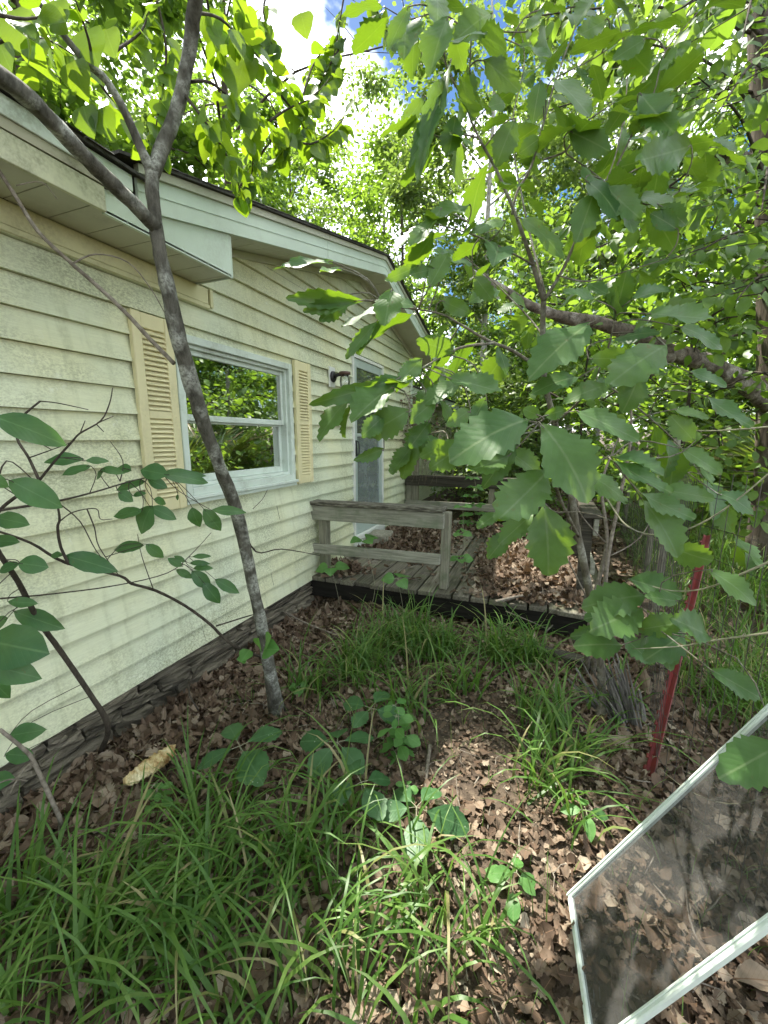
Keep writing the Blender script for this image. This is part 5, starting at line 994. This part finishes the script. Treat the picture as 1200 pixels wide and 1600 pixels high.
SV = np.array(SUN)
GAPS = [((1.95,4.1,-1.2),.62), ((4.2,5.0,-1.3),1.7), ((6.2,8.0,.3),2.6), ((1.2,5.8,-1.0),.45), ((2.3,1.5,-1.5),.10), ((2.12,1.72,-1.5),.12), ((1.95,1.45,-1.5),.05), ((.5,1.2,1.9),1.0), ((1.9,1.15,-1.4),.06), ((2.3,1.0,-1.3),.1), ((.3,2.2,1.9),.8), ((.9,.9,-.2),.12)]  # spots to be sunlit: crown leaves on their sun rays are cut away
def gap_mask(loc, rot=0.0):
    def f(P):
        Q = P + np.array(loc); k = np.ones(len(P), bool)
        for c, rr in GAPS:
            d = Q - np.array(c); s_ = (d*SV).sum(1); dist = np.linalg.norm(d - s_[:,None]*SV, axis=1); k &= ~((dist < rr) & (s_ > 0))
        return k
    return f
def view_gap(P):     # the open strip of sky over the roof
    d = P - np.array((2.0,0,0)); az = np.degrees(np.arctan2(d[:,0], d[:,1])); el = np.degrees(np.arctan2(d[:,2], np.hypot(d[:,0],d[:,1])))
    return ((az+30)/7)**2 + ((el-38)/9)**2 < 1
def canopy():
    spots = [(-6.1,4.4,13,5.4,4.6,19000,'tall leafy tree standing just behind the house roof'), (-6.0,-1.8,12.5,5.2,4.6,11000,'tall leafy tree beside the near end of the house'), (5.2,-3.0,11,4.0,4.2,6000,'broad tree shading the yard from the right'), (-5.6,9.0,14,5.5,4.4,7500,'tall tree behind the far end of the roof'), (1.5,-5.0,12,4.0,4.5,5000,'broad tree behind the viewpoint'), (-8.5,1.0,13,5.5,4.6,6500,'tall tree behind the house away from the yard')]
    for i, (x, y, H, cb, R, n, lab) in enumerate(spots):
        loc = (x, y, -1.6); geo = tree_geo(100+i, H, cb, R, n, .17, 20, .17, lean=((2.6,.4),(2.8,1.4),(0,0),(.8,-.6),(.3,.8),(1,0))[i])
        gm = gap_mask(loc); plant_tree('canopy_tree', lab, 'tree', loc, geo, 'bark_big', 'wood_leaf', 'trees shading the yard', lambda P, gm=gm, loc=loc: gm(P) & ~view_gap(P + np.array(loc)))
canopy()
def woods():
    kinds = [(tree_geo(1, 11, 2.2, 3.0, 13000, .145, 20, .13), 'bark_big','wood_leaf','full leafy tree in the woods behind the house'), (tree_geo(2, 13, 4.0, 2.8, 13000, .15, 18, .12), 'bark_pale','wood_leaf_pale','pale-barked tall tree in the woods behind the house'), (tree_geo(3, 9, 1.2, 2.6, 12000, .14, 20, .10), 'bark_big','wood_leaf','low branched tree in the woods beyond the fence'), (tree_geo(4, 4.2, .6, 1.7, 3800, .12, 15, .04), 'bark_thin','wood_leaf','slender understorey sapling with layered bright leaves beyond the deck'), (tree_geo(5, 3.0, .3, 1.3, 3000, .10, 13, .03), 'bark_thin','wood_leaf_pale','low bushy sapling beyond the fence and deck')]
    places = [[(-2.5,13),(1.5,17),(6.5,15),(-7,14),(10,20),(-12,8)], [(3.4,14.5),(-5,18),(8.5,12),(0,22),(-9.5,18),(-11,12),(.4,10.9),(2.6,14.5)], [(3.2,20),(7.5,19),(11,15),(8,16),(-1.5,27),(13,11)], [(1.8,9.8),(8.8,11),(5.6,14.2),(.6,12),(9.2,10.2),(1.9,12.6),(10.8,8.8),(-.2,16)], [(1.6,7.6),(9,13.5),(9.6,8.0),(1.2,10.8),(10.2,6.5),(3.4,15),(5.4,13.5),(.9,8.3),(9.5,10)]]
    groups = ['full trees in the woods','pale trees in the woods','low branched trees in the woods','understorey saplings','bushy saplings']
    r = random.Random(4)
    for (geo, bk, lf, lab), pl, gp in zip(kinds, places, groups):
        nm = 'woodland_tree' if gp.endswith('woods') else 'woodland_sapling'; first = None
        for (x, y) in pl:
            loc = (x, y, float(gh(x,y))-.05)
            if first is None: first = o = plant_tree(nm, lab, 'tree' if nm == 'woodland_tree' else 'sapling', loc, geo, bk, lf, gp)
            else: o = copy_tree(first); o.location = loc
            o.rotation_euler = (0,0,r.uniform(0,6.28)); o.scale = (r.uniform(.85,1.15),)*3
    # far wood that closes the view
    g = np.random.default_rng(9); lv = Leaves(P_WOOD); n = 26000; az = np.radians(g.uniform(-75,60,n)); R = g.uniform(24,42,n); x = 2+R*np.sin(az); y = R*np.cos(az); hm = 9+3*np.sin(az*17)+2*np.sin(az*41+1); z = gh(x,y)+g.uniform(0,1,n)**.8*hm
    cx = np.round(x/1.6)*1.6; cz = np.round(z/1.4)*1.4; x = cx+(x-cx)*1.0; lv.many(np.stack([x,y,z],1), rand_dirs(n,g), np.stack([g.normal(0,.5,n),g.normal(0,.5,n),np.ones(n)],1), g.uniform(.3,.65,n), g.uniform(.9,1.4,n))
    tag(lv.build('far_wood', M['wood_leaf']), 'far-off green woods closing the view', 'woods', kind='stuff')
    # undergrowth between the trunks
    lv = Leaves(P_WOOD); n = 14000; x = g.uniform(-1,14,n); y = g.uniform(6.6,22,n); k = (x > 3.0) | (y > 7.2); x, y = x[k], y[k]; k = ~((x < 1.5) & (y < 15.5)); x, y = x[k], y[k]; n = len(x)
    hh = .25+.5*(np.sin(1.3*x+.4*y)*np.cos(.9*y-.5*x)*.5+.5); z = gh(x,y)+g.uniform(0,1,n)*hh; lv.many(np.stack([x,y,z],1), rand_dirs(n,g), np.stack([g.normal(0,.4,n),g.normal(0,.4,n),np.ones(n)],1), g.uniform(.07,.15,n))
    tag(lv.build('undergrowth', M['wood_leaf']), 'low leafy undergrowth on the forest floor beyond the deck', 'undergrowth', kind='stuff')
woods()
def young_trees():
    for i, (x, y, H, R_, n, ls, lab) in enumerate([(3.15,4.7,3.6,1.25,2300,.11,'bushy young tree with mid-sized leaves beyond the right deck railing'), (2.5,7.2,4.6,1.5,2600,.12,'taller young tree behind the far end of the deck'), (6.3,5.2,4.4,1.5,2600,.12,'young tree beyond the fence at the edge of the sunlit grass')]):
        plant_tree('young_tree', lab, 'tree', (x,y,float(gh(x,y))), tree_geo(60+i, H, .9, R_, n, ls, 15, .028, .5, leafp=P_SHR), 'bark_thin', 'wood_leaf')
young_trees()
def right_tree():
    b = Vector((4.213,5.350,-0.481)); base = (b.x, b.y, float(gh(b.x,b.y)))
    geo = tree_geo(21, 8.0, 2.0, 2.6, 5200, .135, 18, .10)
    wood, lv = geo
    t = thing('furrowed_tree', 'rough-barked tree at the right edge with layered leaves and a broken dead limb', 'tree', base)
    off = np.array(base); 
    wood2 = MB(); wood2.tube(*smooth_path([(b.x,b.y,base[2]-.1),(4.144,5.470,0.288),(3.949,5.811,2.468),(3.782,6.041,4.007),(3.650,6.308,5.673),(3.424,6.833,8.879)], [.17,.145,.13,.12,.10,.06]), 12, True, .18, 2)
    wood2.tube(*smooth_path([(3.961,5.816,2.468),(3.783,5.664,2.610),(3.528,5.470,2.680),(3.268,5.236,2.560),(3.049,5.013,2.407)], [.075,.07,.065,.055,.03]), 9, True, .25, 3)
    wood2.v += [tuple(Vector(v)+b*0+Vector(base)) for v in []]
    obj('trunk', wood2, M['bark_big'], t, True)
    lm = MB(); lm.tube(*smooth_path([(4.111,5.347,0.282),(3.682,5.007,0.518),(3.264,4.654,0.666),(2.924,4.373,0.742),(2.581,4.097,0.856),(2.296,3.889,0.917),(2.054,3.686,0.923),(1.823,3.498,0.979),(1.581,3.315,1.085),(1.376,3.147,1.195)], [.11,.095,.078,.064,.054,.047,.041,.036,.03,.010]), 10, True, .38, 5)
    lm.tube(*smooth_path([(2.953,4.374,0.688),(2.688,4.212,0.668),(2.409,4.105,0.678)], [.05,.035,.01]), 7, True, .3, 6)
    obj('dead_limb', lm, M['deadlimb'], t, True)
    # crown: layered sprays on limbs that reach over the fence
    g = np.random.default_rng(31); r = random.Random(31); wd = MB(); L = Leaves(P_SHR)
    starts = [((3.801,6.048,4.007),(1.976,3.391,2.956)), ((3.889,5.910,3.109),(2.307,3.429,2.480)), ((3.973,5.784,2.276),(2.313,3.346,1.463)), ((3.856,5.996,3.622),(2.764,3.145,1.773)), ((4.002,5.709,1.827),(2.770,3.351,1.131)), ((3.784,6.090,4.263),(2.474,3.011,2.233)), ((4.031,5.635,1.378),(2.970,3.146,0.788)), ((3.751,6.176,4.776),(2.756,2.840,1.908)), ((3.910,5.857,2.789),(2.986,3.011,1.192)), ((3.874,6.204,4.102),(1.508,4.165,3.399)), ((3.944,6.118,3.511),(1.688,4.334,2.775)), ((4.029,5.900,2.199),(2.152,4.988,1.827)), ((4.067,5.802,1.608),(2.511,4.835,1.435)), ((3.806,6.123,4.391),(2.462,3.937,2.541)), ((3.931,5.804,2.468),(2.849,4.097,2.587))]
    for a, e in starts:
        a = Vector(a); e = Vector(e); m = a.lerp(e,.5)+Vector((0,0,.18)); pp, ww = smooth_path([a,m,e],[.02,.012,.003],6); wd.tube(pp, ww, 5, False)
        for k in range(11):
            f = .25+.75*(k+.5)/11; q = pp[int(f*(len(pp)-1))]; dv = (e-a).normalized(); sdv = dv.cross(Vector((0,0,1))).normalized()*(1 if k % 2 else -1); tip = q + (dv*.5+sdv*.8+Vector((0,0,r.uniform(-.15,.12))))*r.uniform(.3,.6)
            wd.tube([q, tip], [.004,.0015], 4, False); along(L, [q, q.lerp(tip,.5)+Vector((0,0,.02)), tip], .135, .05, .75, .35, k*7+int(abs(a.z)*100), .25, .1, (.1,-.55,.85))
    obj('branches', wd, M['bark_thin'], t, True); L.build('foliage', M['wood_leaf'], t)
right_tree()
def palmettos():
    for i, (x, y, s) in enumerate([(5.15,6.5,1.5),(5.7,7.9,1.8),(6.4,9.4,1.9),(7.3,7.1,1.9),(7.7,10.3,2.1),(8.5,8.6,2.1)]):
        r = random.Random(40+i); c = Vector((x,y,float(gh(x,y)))); t = thing('palmetto_bush', 'fan-leaved palmetto bush growing beyond the wire fence', 'palmetto', tuple(c), 'palmettos beyond the fence'); st = MB(); lv = Leaves([blade(5,.035,0,0,.3,.25,0,1,.3)])
        for k in range(15):
            a = r.uniform(0,6.28); el = r.uniform(.25,1.3); d = Vector((math.cos(a)*math.cos(el),math.sin(a)*math.cos(el),math.sin(el))); h = c + d*s*r.uniform(.5,.9); st.tube([c, c.lerp(h,.5)+Vector((0,0,.05)), h], [.012,.009,.006], 5, False)
            sd_ = d.cross(Vector((0,0,1))).normalized(); up = sd_.cross(d)
            for j in range(22):
                g = (j-10.5)/10.5*2.0; ax = d*math.cos(g)+sd_*math.sin(g)+Vector((0,0,-.12)); lv.one(np.array(h), np.array(ax), np.array(up), s*.48*r.uniform(.85,1.1))
        obj('stem', st, M['cane'], t); lv.build('foliage', M['palm'], t)
palmettos()
